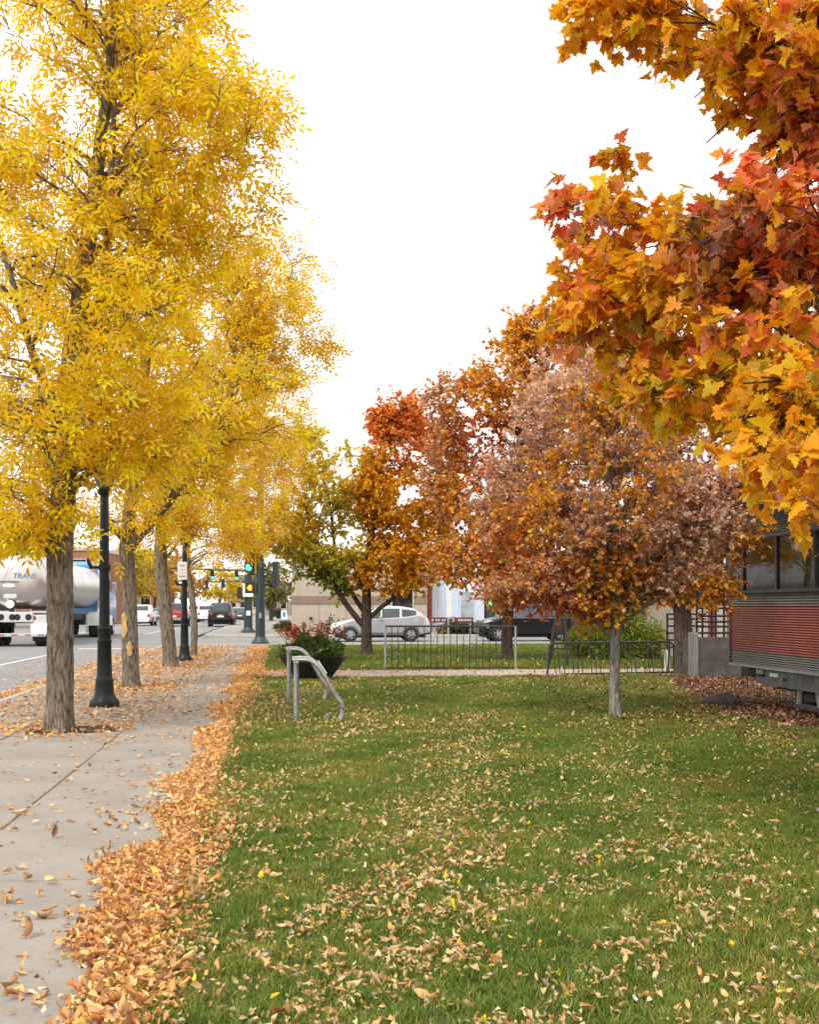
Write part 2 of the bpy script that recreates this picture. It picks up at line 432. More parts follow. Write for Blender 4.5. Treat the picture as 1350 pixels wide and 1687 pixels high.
def airy(path_depth, trunk_px, hole=.55, clear=.55, seed=1, sc=1.1, zmin=0.0):
    """thins leaves close round the stem and opens gaps between clumps"""
    base = P(trunk_px[0][0], trunk_px[0][1], path_depth); base[2] = 0
    ax = np.array([P(a, b, path_depth) - base for a, b in trunk_px])
    def fn(p, rng):
        x = np.interp(p[:, 2], ax[:, 2], ax[:, 0]); y = np.interp(p[:, 2], ax[:, 2], ax[:, 1])
        d = np.hypot(p[:, 0]-x, p[:, 1]-y)
        pr = np.clip(.12 + d/clear, 0, 1)
        h = vnoise(p, seed, sc) + .5*vnoise(p, seed+1, sc*2.3)
        pr *= np.where(h > hole, .12, 1)
        pr *= np.where(p[:, 2] < zmin + .25*rng.random(len(p)), 0, 1)
        return rng.random(len(p)) < pr
    return fn
def make_tree(name, label, trunk_px, depth, blobs_px, templates, colour, bark, seed, limbs_px=(), twigs=7, tlen=0.4, per=6, leaf_sc=1.0,
              droop=0.0, lean=0.35, hang=0.35, singles=0, group=None, ridges=11, span=.55, trans=.45, cat='tree', ddep=0.0, amp=.05, rise=.35, shell=.6, leafname='leaf', keep=None, rtw=.004):
    rng = np.random.default_rng(seed)
    def path(lst):
        out = []
        for t in lst:
            px, py, r = t[:3]; dd = depth + (t[3] if len(t) > 3 else 0)
            out.append(np.append(P(px, py, dd), r))
        return np.array(out)
    tr = path(trunk_px)
    if abs(tr[0, 2]) < .4: tr[0, 2] = 0.0
    base = tr[0, :3].copy()
    root = empty(name, base, 0, label, cat, group)
    loc = lambda a: np.concatenate([a[:, :3] - base, a[:, 3:]], 1)
    trl = loc(tr); lbl = [loc(path(l)) for l in limbs_px]
    trunk_mesh('trunk', trl, bark, root, seed, ridges, amp)
    skel = smooth_poly(trl, .2); lsk = [smooth_poly(l, .2) for l in lbl]
    for l in lsk:
        mb = MB(); mb.tube(l[:, :3], l[:, 3], 10); mb.build('limb', bark, root, True)
    bl = []
    for b in blobs_px:
        px, py, dz, rx, ry, rz, n = b
        c = P(px, py, depth + dz) - base
        bl.append((c, (rx, ry, rz), n))
    br, tips = grow(skel, lsk, bl, rng, droop, shell, rise)
    TW, LPo, LD = foliage(tips, rng, twigs, tlen, per, span)
    LD = LD/np.linalg.norm(LD, axis=1)[:, None]; LD[:, 2] -= hang
    up = rng.normal(size=LD.shape)*0.75; up[:, 2] += 1 - lean*.5
    R = frames(LD, up, rng)
    sc = leaf_sc*(0.7 + 0.55*rng.random(len(LPo)))
    colr = colour(LPo, rng)
    if keep is not None:
        kk = keep(LPo, rng); LPo, R, sc, colr = LPo[kk], R[kk], sc[kk], colr[kk]
    branch_mesh('branches', br, TW, bark, root, rtw)
    lm = leaf_mat('leaf_surface_%d' % int(trans*100), trans)
    mask = np.ones(len(LPo), bool)
    crown_o = None
    if singles:
        u, v, d = pix(LPo + base)
        vis = (u > 5) & (u < 1345) & (v > 5) & (v < 1600)
        score = np.where(vis, sc/d, 0)
        ids = np.argsort(-score)[:singles]; mask[ids] = False
    V, Fc, C = scatter(templates, LPo[mask], R[mask], sc[mask], colr[mask], rng)
    crown = link('crown', fast_mesh('crown', V, Fc, C), root, lm); crown['kind'] = 'stuff'
    if singles:
        cache = []
        for q in range(24):
            tv, tf = templates[q % len(templates)]
            cc = colr[ids[q*len(ids)//24]]
            cache.append(fast_mesh(leafname, tv, tf, np.repeat(cc[None], len(tv), 0)))
            cache[-1].materials.append(lm)
        order = np.argsort(colr[ids] @ np.array([1, 3, 5.0]))
        ccol = np.array([colr[ids[q*len(ids)//24]] for q in range(24)])
        for i in ids:
            q = int(np.argmin(((ccol - colr[i])**2).sum(1) + rng.random(24)*.01))
            o = bpy.data.objects.new(leafname, cache[q]); COL.objects.link(o); o.parent = crown
            M = Matrix([[R[i][a][b]*sc[i] for b in range(3)] + [LPo[i][a]] for a in range(3)] + [[0, 0, 0, 1]])
            o.matrix_local = M
    return root
# ------------------------------------------------------------------ the setting
def sheet(name, poly, z, m, thick=0.0, parent=None):
    mb = MB()
    if thick: mb.prism(poly, z - thick, z, 'xy')
    else: mb.add([(a, b, z) for a, b in poly], [tuple(range(len(poly)))])
    o = mb.build(name, m, parent)
    if not parent: o['kind'] = 'structure'
    return o
def ground_mat(name, stops, s1, s2, rough=.95, bmp=.4, bs_=60, stops2=None, bdist=.01):
    m, t, bs = _nodes(name)
    f1 = noise(t, s1, 6, .6); f2 = noise(t, s2, 8, .7)
    L = t.links.new
    c1 = ramp(t, f1, stops); c2 = ramp(t, f2, stops2 or [(.25, (.62, .62, .62)), (.75, (1.15, 1.15, 1.15))])
    mm = t.nodes.new('ShaderNodeMix'); mm.data_type = 'RGBA'; mm.blend_type = 'MULTIPLY'; mm.inputs[0].default_value = 1
    L(c1, mm.inputs[6]); L(c2, mm.inputs[7]); L(mm.outputs[2], bs.inputs['Base Color'])
    bs.inputs['Roughness'].default_value = rough; bs.inputs['Specular IOR Level'].default_value = .25
    bump(t, bs, noise(t, bs_, 6, .7), bmp, bdist)
    MATS[name] = m; return m
M_ASPH = ground_mat('asphalt', [(.3, (.235, .23, .225)), (.7, (.295, .285, .275))], .35, 45, bs_=150, bmp=.3)
M_CONC = ground_mat('concrete', [(.28, (.235, .212, .185)), (.5, (.29, .265, .235)), (.72, (.335, .305, .27))], 1.1, 30, bs_=220, bmp=.25, stops2=[(.25, (.80, .79, .78)), (.75, (1.10, 1.1, 1.09))], bdist=.004)
M_CONC2 = ground_mat('concrete_path', [(.3, (.42, .35, .31)), (.7, (.50, .43, .38))], .9, 30, bs_=220, bmp=.25)
M_LAWN = ground_mat('lawn_soil', [(.35, (.07, .10, .02)), (.5, (.11, .14, .03)), (.68, (.19, .17, .07))], .7, 55, bs_=90, bmp=.9, bdist=.03)
M_FAR = ground_mat('far_ground', [(.3, (.22, .21, .19)), (.7, (.30, .29, .26))], .05, 3)
M_MULCH = ground_mat('mulch', [(.3, (.045, .028, .02)), (.7, (.11, .06, .04))], 3, 60, bs_=70, bmp=1, bdist=.03)
M_PAINT = ground_mat('road_paint', [(.3, (.62, .62, .6)), (.6, (.78, .78, .76))], 6, 60)
M_KERB = ground_mat('kerb_concrete', [(.3, (.40, .38, .35)), (.7, (.50, .48, .44))], 1.2, 40, bs_=120)

LE, KE = -0.45, -4.32          # lawn edge, kerb line (street X)
WJ = -1.86                     # joint between walkway and furnishing strip
sheet('ground', [(-1200, -60), (1200, -60), (1200, 2000), (-1200, 2000)], -0.24, M_FAR)
sheet('road', [(-19.5, -40), (-4.47, -40), (-4.47, 900), (-19.5, 900)], -0.15, M_ASPH)
sheet('cross_road', [(-4.47, 49.3), (160, 49.3), (160, 61.2), (-4.47, 61.2)], -0.15, M_ASPH)
sheet('cross_road_west', [(-160, 49.3), (-19.5, 49.3), (-19.5, 61.2), (-160, 61.2)], -0.15, M_ASPH)

def kerb(name, pts, wd=.15, top=0.004):
    pts = np.array(pts, float); mb = MB()
    t = np.gradient(pts, axis=0); t /= np.linalg.norm(t, axis=1)[:, None]; nn = np.stack([-t[:, 1], t[:, 0]], 1)
    a = pts; b = pts + nn*wd; v = []
    for p, q in zip(a, b):
        q2 = q*.85 + p*.15
        v += [(p[0], p[1], -.23), (p[0], p[1], top), (q2[0], q2[1], top), (q[0], q[1], top-.02), (q[0], q[1], -.23)]
    f = []
    for i in range(len(pts)-1):
        for j in range(4): f.append((i*5+j, i*5+j+1, i*5+6+j, i*5+5+j))
    f += [(0, 1, 2, 3, 4), tuple(len(v)-5+q for q in range(5))]
    mb.add(v, f); o = mb.build(name, M_KERB); o['kind'] = 'structure'; return o
arc = [(KE + 3.2*(1-math.cos(a)), 45.9 + 3.2*math.sin(a)) for a in np.linspace(0, math.pi/2, 9)]
kerb('kerb', [(KE, -30), (KE, 10), (KE, 30)] + arc + [(40, 49.1), (150, 49.1)])
arc2 = [(-3.8 + 3.0*(1-math.cos(a)), 64.4 - 3.0*math.sin(a)) for a in np.linspace(math.pi/2, 0, 9)]
kerb('far_kerb', [(150, 61.4), (20, 61.4)] + arc2 + [(-3.8, 100), (-3.8, 500)])
kerb('opposite_kerb', [(-19.6, 500), (-19.6, 66), (-19.6, 61.4), (-19.6, 49.1), (-19.6, -30)])

# pavement: real slabs with open joints
pav = sheet('sidewalk', [(KE, -12), (LE+.02, -12), (LE+.02, 45.5), (KE, 45.5)], -0.02, mat('joint_dirt', (.12, .105, .09), .95))
rs = random.Random(5)
slab_cache = {}
def slab(x0, x1, y0, y1, parent=pav):
    key = (round(x1-x0, 2), round(y1-y0, 2))
    if key not in slab_cache:
        mb = MB(); w2, l2 = key[0]/2-.005, key[1]/2-.005; mb.box((-w2, -l2, -.12), (w2, l2, 0), .006)
        slab_cache[key] = mb.mesh('paving_slab'); slab_cache[key].materials.append(M_CONC)
    o = bpy.data.objects.new('paving_slab', slab_cache[key]); COL.objects.link(o); o.parent = parent
    o.location = ((x0+x1)/2, (y0+y1)/2, rs.uniform(-.003, .002)); o.rotation_euler = (rs.uniform(-.002, .002), 0, 0)
y = -11.5
while y < 45:
    y1 = y + 1.52
    slab(WJ, LE, y, y1); slab(-3.1, WJ, y, y1); slab(KE+.001, -3.1, y, y1); y = y1
corner = sheet('corner_pavement', [(KE, 45.5), (150, 45.5), (150, 49.1), (-1.1, 49.1)] + [(a, b) for a, b in arc[::-1]], 0.0, M_CONC, .2)
sheet('far_pavement', [(-.8, 61.4), (150, 61.4), (150, 70), (6, 70), (6, 500), (-3.8, 500), (-3.8, 64.4)] + [(a, b) for a, b in arc2[::-1]][1:], 0.0, M_CONC, .2)
sheet('opposite_pavement', [(-26, 61.4), (-19.6, 61.4), (-19.6, 500), (-26, 500)], 0.0, M_CONC, .2)
sheet('opposite_near_pavement', [(-26, -30), (-19.6, -30), (-19.6, 49.1), (-26, 49.1)], 0.0, M_CONC, .2)

# lawn, path through it, bed of mulch under the rail car
PY0, PY1 = 24.9, 27.8
sheet('lawn', [(LE+.02, -12), (60, -12), (60, PY0), (LE+.02, PY0)], 0.002, M_LAWN, .2)
sheet('path', [(LE+.02, PY0), (60, PY0), (60, PY1), (LE+.02, PY1)], 0.0, M_CONC2, .2)
sheet('far_lawn', [(LE+.02, PY1), (60, PY1), (60, 45.5), (LE+.02, 45.5)], 0.002, M_LAWN, .2)
bed = [tuple(G(a, b)[:2]) for a, b in ((1092, 1118), (1108, 1128), (1128, 1140), (1138, 1152), (1165, 1166), (1200, 1179), (1270, 1190), (1350, 1204))] + [(6.75, 8), (14, 8), (14, 24.4), (6.2, 24.4)]
sheet('mulch_bed', bed, 0.012, M_MULCH)
PITS = [G(px, py) for px, py in ((97, 1203), (216, 1132), (281, 1098), (319, 1081))]
for i, g in enumerate(PITS):
    rr_ = random.Random(40+i); pts_ = []
    for k in range(22):
        a = k/22*6.283; q = 1/max(abs(math.cos(a)), abs(math.sin(a))); r_ = .50*min(q, 1.22)*rr_.uniform(.86, 1.05)
        pts_.append((g[0] + .16 + r_*math.cos(a)*1.08, g[1] + .05 + r_*math.sin(a)*.8))
    sheet('tree_pit', pts_, 0.007, M_MULCH)
# painted lines
for k, (x0, x1, y0, y1) in enumerate([(-7.78, -7.66, -20, 44.2), (-7.66, -4.47, 46.6, 47.2), (-12.1, -11.98, -20, 44), (-12.35, -12.23, -20, 44), (-12.1, -11.98, 66, 400), (-7.78, -7.66, 70, 400)]):
    sheet('road_line', [(x0, y0), (x1, y0), (x1, y1), (x0, y1)], -.146, M_PAINT)

# ------------------------------------------------------------------ trees
BARK_ASH = bark_mat('bark_ash', (.075, .058, .044), (.36, .30, .24), 8)
BARK_DARK = bark_mat('bark_dark', (.045, .035, .027), (.16, .125, .10), 9)
BARK_PALE = bark_mat('bark_pale', (.13, .115, .10), (.42, .39, .35), 7)
ASH = [ash_leaf(i) for i in range(4)]
SML = [simple_leaf(i, .105, .10) for i in range(4)]
MAP = [maple_leaf(i) for i in range(7)]

YEL = [(.95, .64, .006), (.95, .70, .012), (.95, .57, .008), (.92, .54, .03), (.78, .46, .06), (.95, .76, .06)]
def col_yellow(w):
    def fn(p, rng):
        c = pal(rng, len(p), YEL, w)
        return c
    return fn
YG = 'row of yellow ash trees along the sidewalk'
make_tree('ash_tree', 'stout yellow ash tree in the sidewalk before the tanker truck',
    [(97, 1203, .158), (99, 1100, .157), (99, 1000, .155), (99, 900, .150), (108, 760, .142), (119, 600, .128), (134, 480, .112), (154, 330, .088), (166, 230, .072), (182, 100, .056), (196, -80, .04), (206, -260, .02)],
    14.4,
    [(150, 170, 0, 2.2, 2.3, 1.7, 62), (60, 430, 0, 2.0, 2.2, 1.4, 52), (150, 560, -.2, 1.45, 1.7, 1.1, 34), (60, 720, -.2, 1.45, 1.7, .8, 38), (190, -150, 0, 1.9, 2.0, 1.6, 34), (330, 205, .2, .9, 1.1, .85, 24), (340, 370, .4, .8, 1.0, .45, 14),
     (-160, 350, 0, 1.5, 1.8, 2.2, 34), (30, 820, -.3, .8, .9, .35, 16), (235, 700, -.4, .9, .9, .55, 20), (30, 895, -.5, .5, .5, .12, 8), (255, 20, 0, .7, .8, .8, 12)],
    ASH, col_yellow([5, 5, 3, 1.2, .5, 1]), BARK_ASH, 11,
    limbs_px=[[(120, 590, .07), (165, 500, .058, -.2), (178, 380, .045, -.3), (186, 220, .032, -.35), (192, 90, .018, -.4)],
              [(112, 700, .06), (60, 600, .05, .2), (25, 480, .04, .3), (-20, 330, .025, .4)]],
    twigs=9, tlen=.42, per=4.6, leaf_sc=1.22, singles=300, group=YG, leafname='leaf', trans=.5, keep=airy(14.4, [(97, 1203), (99, 900), (119, 600), (154, 330), (182, 100), (206, -260)], .62, .75, 5, zmin=2.12))
make_tree('ash_tree', 'yellow ash tree with pale bare wounds in its bark, between the two black lamp posts',
    [(216, 1132, .150), (214, 1060, .148), (212, 980, .142), (209, 900, .132), (216, 820, .115), (226, 720, .10), (240, 600, .082), (254, 460, .055), (264, 350, .03)],
    21.9,
    [(290, 500, 0, 2.0, 2.0, 1.7, 46), (430, 500, .3, 1.15, 1.5, 1.15, 34), (395, 660, 0, 1.5, 1.7, .85, 34), (250, 720, 0, 1.5, 1.7, .8, 26), (340, 370, 0, 1.1, 1.2, .7, 18), (490, 560, .2, .75, .9, .8, 18), (475, 420, .3, .6, .7, .55, 10),
     (200, 850, -.3, .9, 1.0, .32, 14), (310, 800, 0, 1.1, 1.2, .5, 18)],
    ASH, col_yellow([3.5, 3.5, 3, 2, 1, 1]), BARK_ASH, 12,
    limbs_px=[[(212, 905, .10), (232, 880, .09, -.1), (252, 858, .085, -.2), (300, 800, .07, -.2), (360, 720, .055, -.1), (385, 620, .04), (384, 480, .018)]],
    twigs=8, tlen=.45, per=4.2, leaf_sc=1.2, group=YG, trans=.5, keep=airy(21.9, [(216, 1132), (209, 900), (240, 600), (264, 350)], .62, .7, 6))
make_tree('ash_tree', 'leaning amber-yellow ash tree in the sidewalk just before the lamp post with the white sign',
    [(281, 1098, .17), (277, 1050, .165), (271, 990, .16), (264, 915, .15), (270, 820, .12), (285, 700, .09), (305, 580, .05), (318, 480, .025)],
    29.2,
    [(330, 740, 0, 2.2, 2.4, 1.6, 48), (310, 600, 0, 1.8, 2.0, 1.5, 36), (420, 700, 0, 1.2, 1.5, 1.2, 24), (380, 850, 0, 1.8, 1.8, .6, 34), (250, 850, -.4, 1.4, 1.4, .5, 18)],
    ASH, col_yellow([2, 1.5, 3, 3, 2.5, 1]), BARK_ASH, 13, twigs=8, tlen=.5, per=3.8, leaf_sc=1.3, group=YG, trans=.5, keep=airy(29.2, [(281, 1098), (264, 915), (285, 700), (318, 480)], .7, .6, 7))
make_tree('ash_tree', 'slender yellow ash tree right behind the lamp post with the white sign',
    [(319, 1081, .10), (320, 1030, .098), (316, 980, .095), (308, 920, .09), (318, 860, .075), (340, 780, .055), (360, 680, .03)],
    35.3,
    [(390, 800, 0, 2.2, 2.4, 1.5, 46), (470, 770, 0, 1.2, 1.6, 1.3, 26), (440, 880, 0, 1.6, 1.8, .6, 30), (370, 900, 0, 1.2, 1.2, .35, 12), (380, 680, 0, 1.4, 1.6, 1.2, 20)],
    ASH, col_yellow([2.5, 2, 3, 3, 2, 1]), BARK_ASH, 14, twigs=8, tlen=.5, per=3.8, leaf_sc=1.35, group=YG, trans=.5, keep=airy(35.3, [(319, 1081), (308, 920), (360, 680)], .7, .6, 8))

# corner tree: green low on its street side, yellow above, orange on the other side
def col_corner(p, rng):
    n = len(p); u = p @ RT; z = p[:, 2]
    s = u + .55*vnoise(p, 3, .9)
    gr = pal(rng, n, [(.26, .34, .04), (.36, .42, .05), (.50, .48, .06)], [3, 3, 2])
    ye = pal(rng, n, [(.88, .72, .10), (.92, .68, .05), (.66, .62, .10)], [3, 2, 2])
    orr = pal(rng, n, [(.93, .44, .015), (.95, .54, .02), (.84, .33, .02), (.62, .26, .04)], [4, 3, 2, 1.0])
    red = pal(rng, n, [(.85, .25, .05), (.90, .36, .05)], [1, 1])
    lf = np.where(((z + .5*vnoise(p, 5, 1.1)) < 2.9)[:, None], gr, ye)
    rgt = np.where(((z + .6*vnoise(p, 6, 1)) > 5.9)[:, None], red, orr)
    return np.where((s < -.25)[:, None], lf, rgt)*.92
make_tree('maple_tree', 'corner maple with forked dark trunk, leaves half green-yellow and half orange',
    [(605, 1080, .165), (604, 1050, .16), (604, 1010, .15), (605, 960, .12), (612, 880, .09), (628, 780, .06), (642, 700, .035)],
    36.0,
    [(665, 800, 0, 1.5, 1.8, 2.3, 120), (650, 930, -.3, 1.4, 1.5, .85, 76), (700, 900, 0, 1.1, 1.4, 1.3, 44), (650, 690, 0, .85, .9, .85, 34), (610, 800, 0, .8, 1.1, 1.2, 36), (700, 690, 0, .8, .9, .8, 26),
     (515, 925, 0, 1.15, 1.3, .65, 44), (480, 880, 0, .9, 1.0, .8, 26), (540, 830, .2, 1.2, 1.4, 1.1, 40), (520, 750, 0, 1.1, 1.2, .8, 20), (560, 960, 0, .7, .8, .35, 14)],
    SML, col_corner, BARK_DARK, 21,
    limbs_px=[[(602, 1034, .10), (580, 1008, .09, -.1), (557, 975, .08, -.2), (538, 935, .065, -.3), (522, 890, .045, -.3), (505, 840, .025, -.2)],
              [(603, 1012, .08), (585, 985, .07, .2), (566, 950, .06, .3), (552, 900, .045, .3), (545, 840, .03, .3)],
              [(606, 1022, .08), (625, 1003, .07), (648, 985, .06, -.1), (680, 950, .04, -.2)],
              [(605, 985, .07), (590, 950, .055, -.2), (575, 905, .04, -.2)]],
    twigs=10, tlen=.42, per=8.0, leaf_sc=1.0, group='autumn maples on the lawn', trans=.42)
def mixcol(seed, layers, sc=.8):
    """layers: list of (palette, weights); clumps of each from smooth noise"""
    def fn(p, rng):
        n = len(p); best = None; out = None; dim = .9
        for k, (cols, wts, bias) in enumerate(layers):
            s = vnoise(p, seed*10+k, sc) + bias(p) + rng.normal(size=n)*.28
            c = pal(rng, n, cols, wts)
            if out is None: out, best = c, s
            else:
                m = s > best; out = np.where(m[:, None], c, out); best = np.maximum(best, s)
        return out*dim
    return fn
ORG = [(.88, .38, .03), (.92, .46, .03), (.76, .29, .03), (.94, .54, .05)]
RED = [(.82, .19, .07), (.86, .27, .10), (.68, .15, .07)]
BRN = [(.74, .40, .20), (.82, .48, .26), (.62, .32, .15), (.88, .58, .36), (.74, .33, .17)]
PNK = [(.86, .49, .31), (.90, .57, .38), (.78, .40, .25), (.93, .68, .49), (.60, .32, .20)]
make_tree('maple_tree', 'tall brown and orange maple behind the black comb rack',
    [(836, 1088, .16), (836, 1050, .15), (838, 1000, .14), (842, 900, .12), (850, 780, .09), (865, 640, .05), (875, 540, .025)],
    32.8,
    [(830, 850, 0, 2.2, 2.2, 1.8, 110), (880, 650, 0, 1.8, 1.8, 1.8, 90), (770, 680, 0, 1.1, 1.4, 1.3, 56), (770, 930, -.3, 1.4, 1.5, .8, 50), (910, 560, 0, 1.3, 1.2, 1.0, 44), (880, 960, 0, 1.7, 1.6, .5, 44), (920, 800, 0, 1.7, 1.8, 1.6, 60), (780, 800, 0, 1.2, 1.4, 1.3, 40), (850, 560, 0, .7, .8, .7, 16), (735, 770, 0, .7, .9, 1.0, 26)],
    SML, mixcol(4, [(ORG, [3, 2, 3, 1], lambda p: -.12*(p@RT) + .05*(p[:, 2]-4)), (BRN, [3, 3, 2, 1, 2], lambda p: .35 + .15*(p@RT)*.3), (RED, [2, 3, 1], lambda p: -.75 - .15*(p@RT))], .7),
    BARK_DARK, 22, twigs=9, tlen=.45, per=8.0, leaf_sc=1.0, group='autumn maples on the lawn', trans=.4)
make_tree('maple_tree', 'thick dark trunk maple with brown leaves beside the ramp railing',
    [(1128, 1112, .20), (1127, 1070, .195), (1125, 1020, .19), (1122, 960, .18), (1115, 850, .15), (1105, 720, .10), (1095, 600, .05), (1090, 500, .02)],
    25.9,
    [(1070, 720, 0, 2.2, 2.2, 1.6, 90), (980, 650, 0, 1.5, 1.6, 1.3, 56), (1150, 860, 0, 1.6, 1.6, .9, 50), (1040, 560, 0, 1.4, 1.4, 1.0, 40), (1150, 960, -.2, 1.1, .9, .45, 22)],
    SML, mixcol(5, [(PNK, [3, 3, 2, 2, 1], lambda p: .35), (BRN, [3, 3, 2, 1, 2], lambda p: .1), (ORG, [3, 2, 3, 1], lambda p: -.1*(p[:, 2]-4)-.2)], .8),
    BARK_DARK, 23, twigs=9, tlen=.42, per=7.5, leaf_sc=.95, group='autumn maples on the lawn', trans=.38)
make_tree('maple_tree', 'small pinkish-orange maple with thin pale grey trunk on the mown lawn',
    [(1015, 1181, .078), (1013, 1130, .072), (1014, 1080, .070), (1015, 1020, .070), (1014, 980, .066), (1014, 900, .05), (1016, 800, .036), (1022, 690, .02)],
    16.2,
    [(1020, 830, 0, 1.45, 1.4, .9, 110), (1030, 710, 0, 1.25, 1.2, .8, 76), (890, 890, 0, .95, 1.0, .6, 60), (1150, 850, 0, .85, .8, .55, 50), (1085, 940, -.1, .95, .8, .28, 42), (900, 965, 0, .95, .9, .22, 46), (1020, 610, 0, .8, .8, .5, 34), (1200, 800, 0, .45, .5, .3, 18), (985, 1005, -.2, .45, .4, .09, 12), (830, 810, .2, .6, .6, .6, 24), (930, 700, 0, .7, .8, .6, 30), (1130, 965, -.1, .7, .6, .14, 30), (890, 985, -.1, .7, .6, .14, 30), (1190, 880, 0, .45, .5, .3, 18)],
    SML, mixcol(6, [(PNK, [3, 3, 2, 2, 1], lambda p: .15 + .25*(p[:, 2]-3.0)), (ORG, [3, 2, 3, 1], lambda p: .42 - .22*(p[:, 2]-2.6)), (RED, [3, 3, 1], lambda p: -.25 - .3*(p[:, 2]-2.2)), (BRN, [3, 3, 2, 1, 2], lambda p: .0)], 1.5),
    BARK_PALE, 24, limbs_px=[[(1014, 985, .032), (1050, 950, .028), (1095, 905, .022), (1140, 860, .014)], [(1013, 990, .030), (985, 985, .025), (945, 975, .02), (900, 950, .012)], [(1014, 940, .03), (980, 880, .022), (930, 800, .014)]],
    twigs=9, tlen=.28, per=8.6, leaf_sc=.57, singles=300, group='autumn maples on the lawn', ridges=5, amp=.03, trans=.4)
# near maple whose trunk stands beside the camera's right
make_tree('maple_tree', 'big orange maple with broad lobed leaves overhanging the lawn and rail car',
    [(1830, 1377, .20), (1828, 1200, .19), (1824, 1000, .18), (1815, 800, .165), (1800, 500, .14), (1780, 150, .10), (1770, -300, .05), (1765, -600, .02)],
    7.8,
    [(1290, 90, -.3, .62, .9, .42, 46), (1150, 50, -.2, .42, .6, .22, 22), (1330, 200, -.3, .42, .7, .25, 22), (1310, 255, -.3, .26, .5, .12, 12), (1040, 32, -.2, .26, .4, .12, 12), (970, 18, -.2, .12, .2, .05, 4), (1180, 20, 0, .5, .8, .3, 12), (1290, 190, -.2, .5, .7, .2, 12),
     (1180, 440, -.2, .74, 1.0, .48, 64), (1010, 420, .1, .40, .6, .36, 30), (1060, 520, 0, .5, .7, .3, 26), (1230, 580, -.4, .6, .8, .4, 34), (1270, 380, -.3, .5, .8, .35, 26), (960, 340, .1, .2, .3, .12, 5), (1010, 250, .1, .10, .2, .05, 2), (1300, 520, -.6, .6, .9, .5, 44), (1290, 690, -1.2, .42, .6, .28, 38), (1140, 630, -.4, .42, .6, .18, 22), (970, 520, .1, .25, .4, .18, 9), (1340, 330, -.3, .45, .8, .35, 26),
     (1320, 770, -1.8, .22, .4, .10, 8), (1338, 835, -2.0, .10, .2, .05, 3), (1200, 745, -1.2, .16, .3, .06, 4),
     (1620, 350, 0, 1.0, 1.6, 1.3, 26), (1620, -150, 0, 1.4, 1.8, 1.2, 24), (1900, 100, .5, 1.6, 1.8, 1.8, 16)],
    MAP, mixcol(7, [([(.93, .40, .012), (.95, .50, .015), (.85, .33, .012), (.95, .60, .03)], [4, 3.4, 2, 2], lambda p: .85), ([(.88, .20, .06), (.92, .32, .12), (.78, .16, .07)], [3, 3, 1], lambda p: -.05), ([(.55, .48, .06), (.80, .60, .05)], [1, 1], lambda p: -.75), ([(.42, .17, .08), (.55, .30, .20)], [1, 1], lambda p: -.6)], 1.3),
    BARK_DARK, 25,
    limbs_px=[[(1815, 800, .10), (1650, 650, .075, -.2), (1480, 540, .055, -.3), (1340, 480, .035, -.3), (1200, 430, .018, -.2)],
              [(1812, 760, .09), (1650, 690, .06, -.8), (1480, 700, .04, -1.1), (1350, 690, .02, -1.2)],
              [(1800, 500, .09), (1600, 330, .07, -.1), (1420, 220, .045, -.2), (1280, 130, .025, -.3)]],
    twigs=6, tlen=.22, per=4.2, leaf_sc=.78, hang=.55, singles=300, group='autumn maples on the lawn', trans=.5, rise=-.2, span=.7, rtw=.0025, leafname='leaf')
# ------------------------------------------------------------------ grass (uncountable: instanced tufts)
def grass_mat():
    m, t, bs = _nodes('grass_blade'); L = t.links.new
    at = t.nodes.new('ShaderNodeAttribute'); at.attribute_name = 'leaf_col'
    ge = t.nodes.new('ShaderNodeNewGeometry')
    def nz(sc, det):
        n_ = t.nodes.new('ShaderNodeTexNoise'); n_.inputs['Scale'].default_value = sc; n_.inputs['Detail'].default_value = det; L(ge.outputs['Position'], n_.inputs['Vector']); return n_.outputs['Fac']
    c1 = ramp(t, nz(.75, 4), [(.34, (.72, .82, .72)), (.5, (1, 1, 1)), (.66, (1.45, 1.14, 1.1))]); c2 = ramp(t, nz(5.5, 3), [(.3, (.78, .82, .8)), (.7, (1.2, 1.12, 1.1))])
    prev = at.outputs['Color']
    for c in (c1, c2):
        mm = t.nodes.new('ShaderNodeMix'); mm.data_type = 'RGBA'; mm.blend_type = 'MULTIPLY'; mm.inputs[0].default_value = 1; L(prev, mm.inputs[6]); L(c, mm.inputs[7]); prev = mm.outputs[2]
    L(prev, bs.inputs['Base Color']); bs.inputs['Roughness'].default_value = .6; bs.inputs['Specular IOR Level'].default_value = .25
    tr = t.nodes.new('ShaderNodeBsdfTranslucent'); L(prev, tr.inputs['Color']); ms = t.nodes.new('ShaderNodeMixShader'); ms.inputs[0].default_value = .35
    L(bs.outputs[0], ms.inputs[1]); L(tr.outputs[0], ms.inputs[2]); L(ms.outputs[0], t.nodes['Material Output'].inputs[0]); MATS['grass_blade'] = m; return m
M_GRASS = grass_mat()
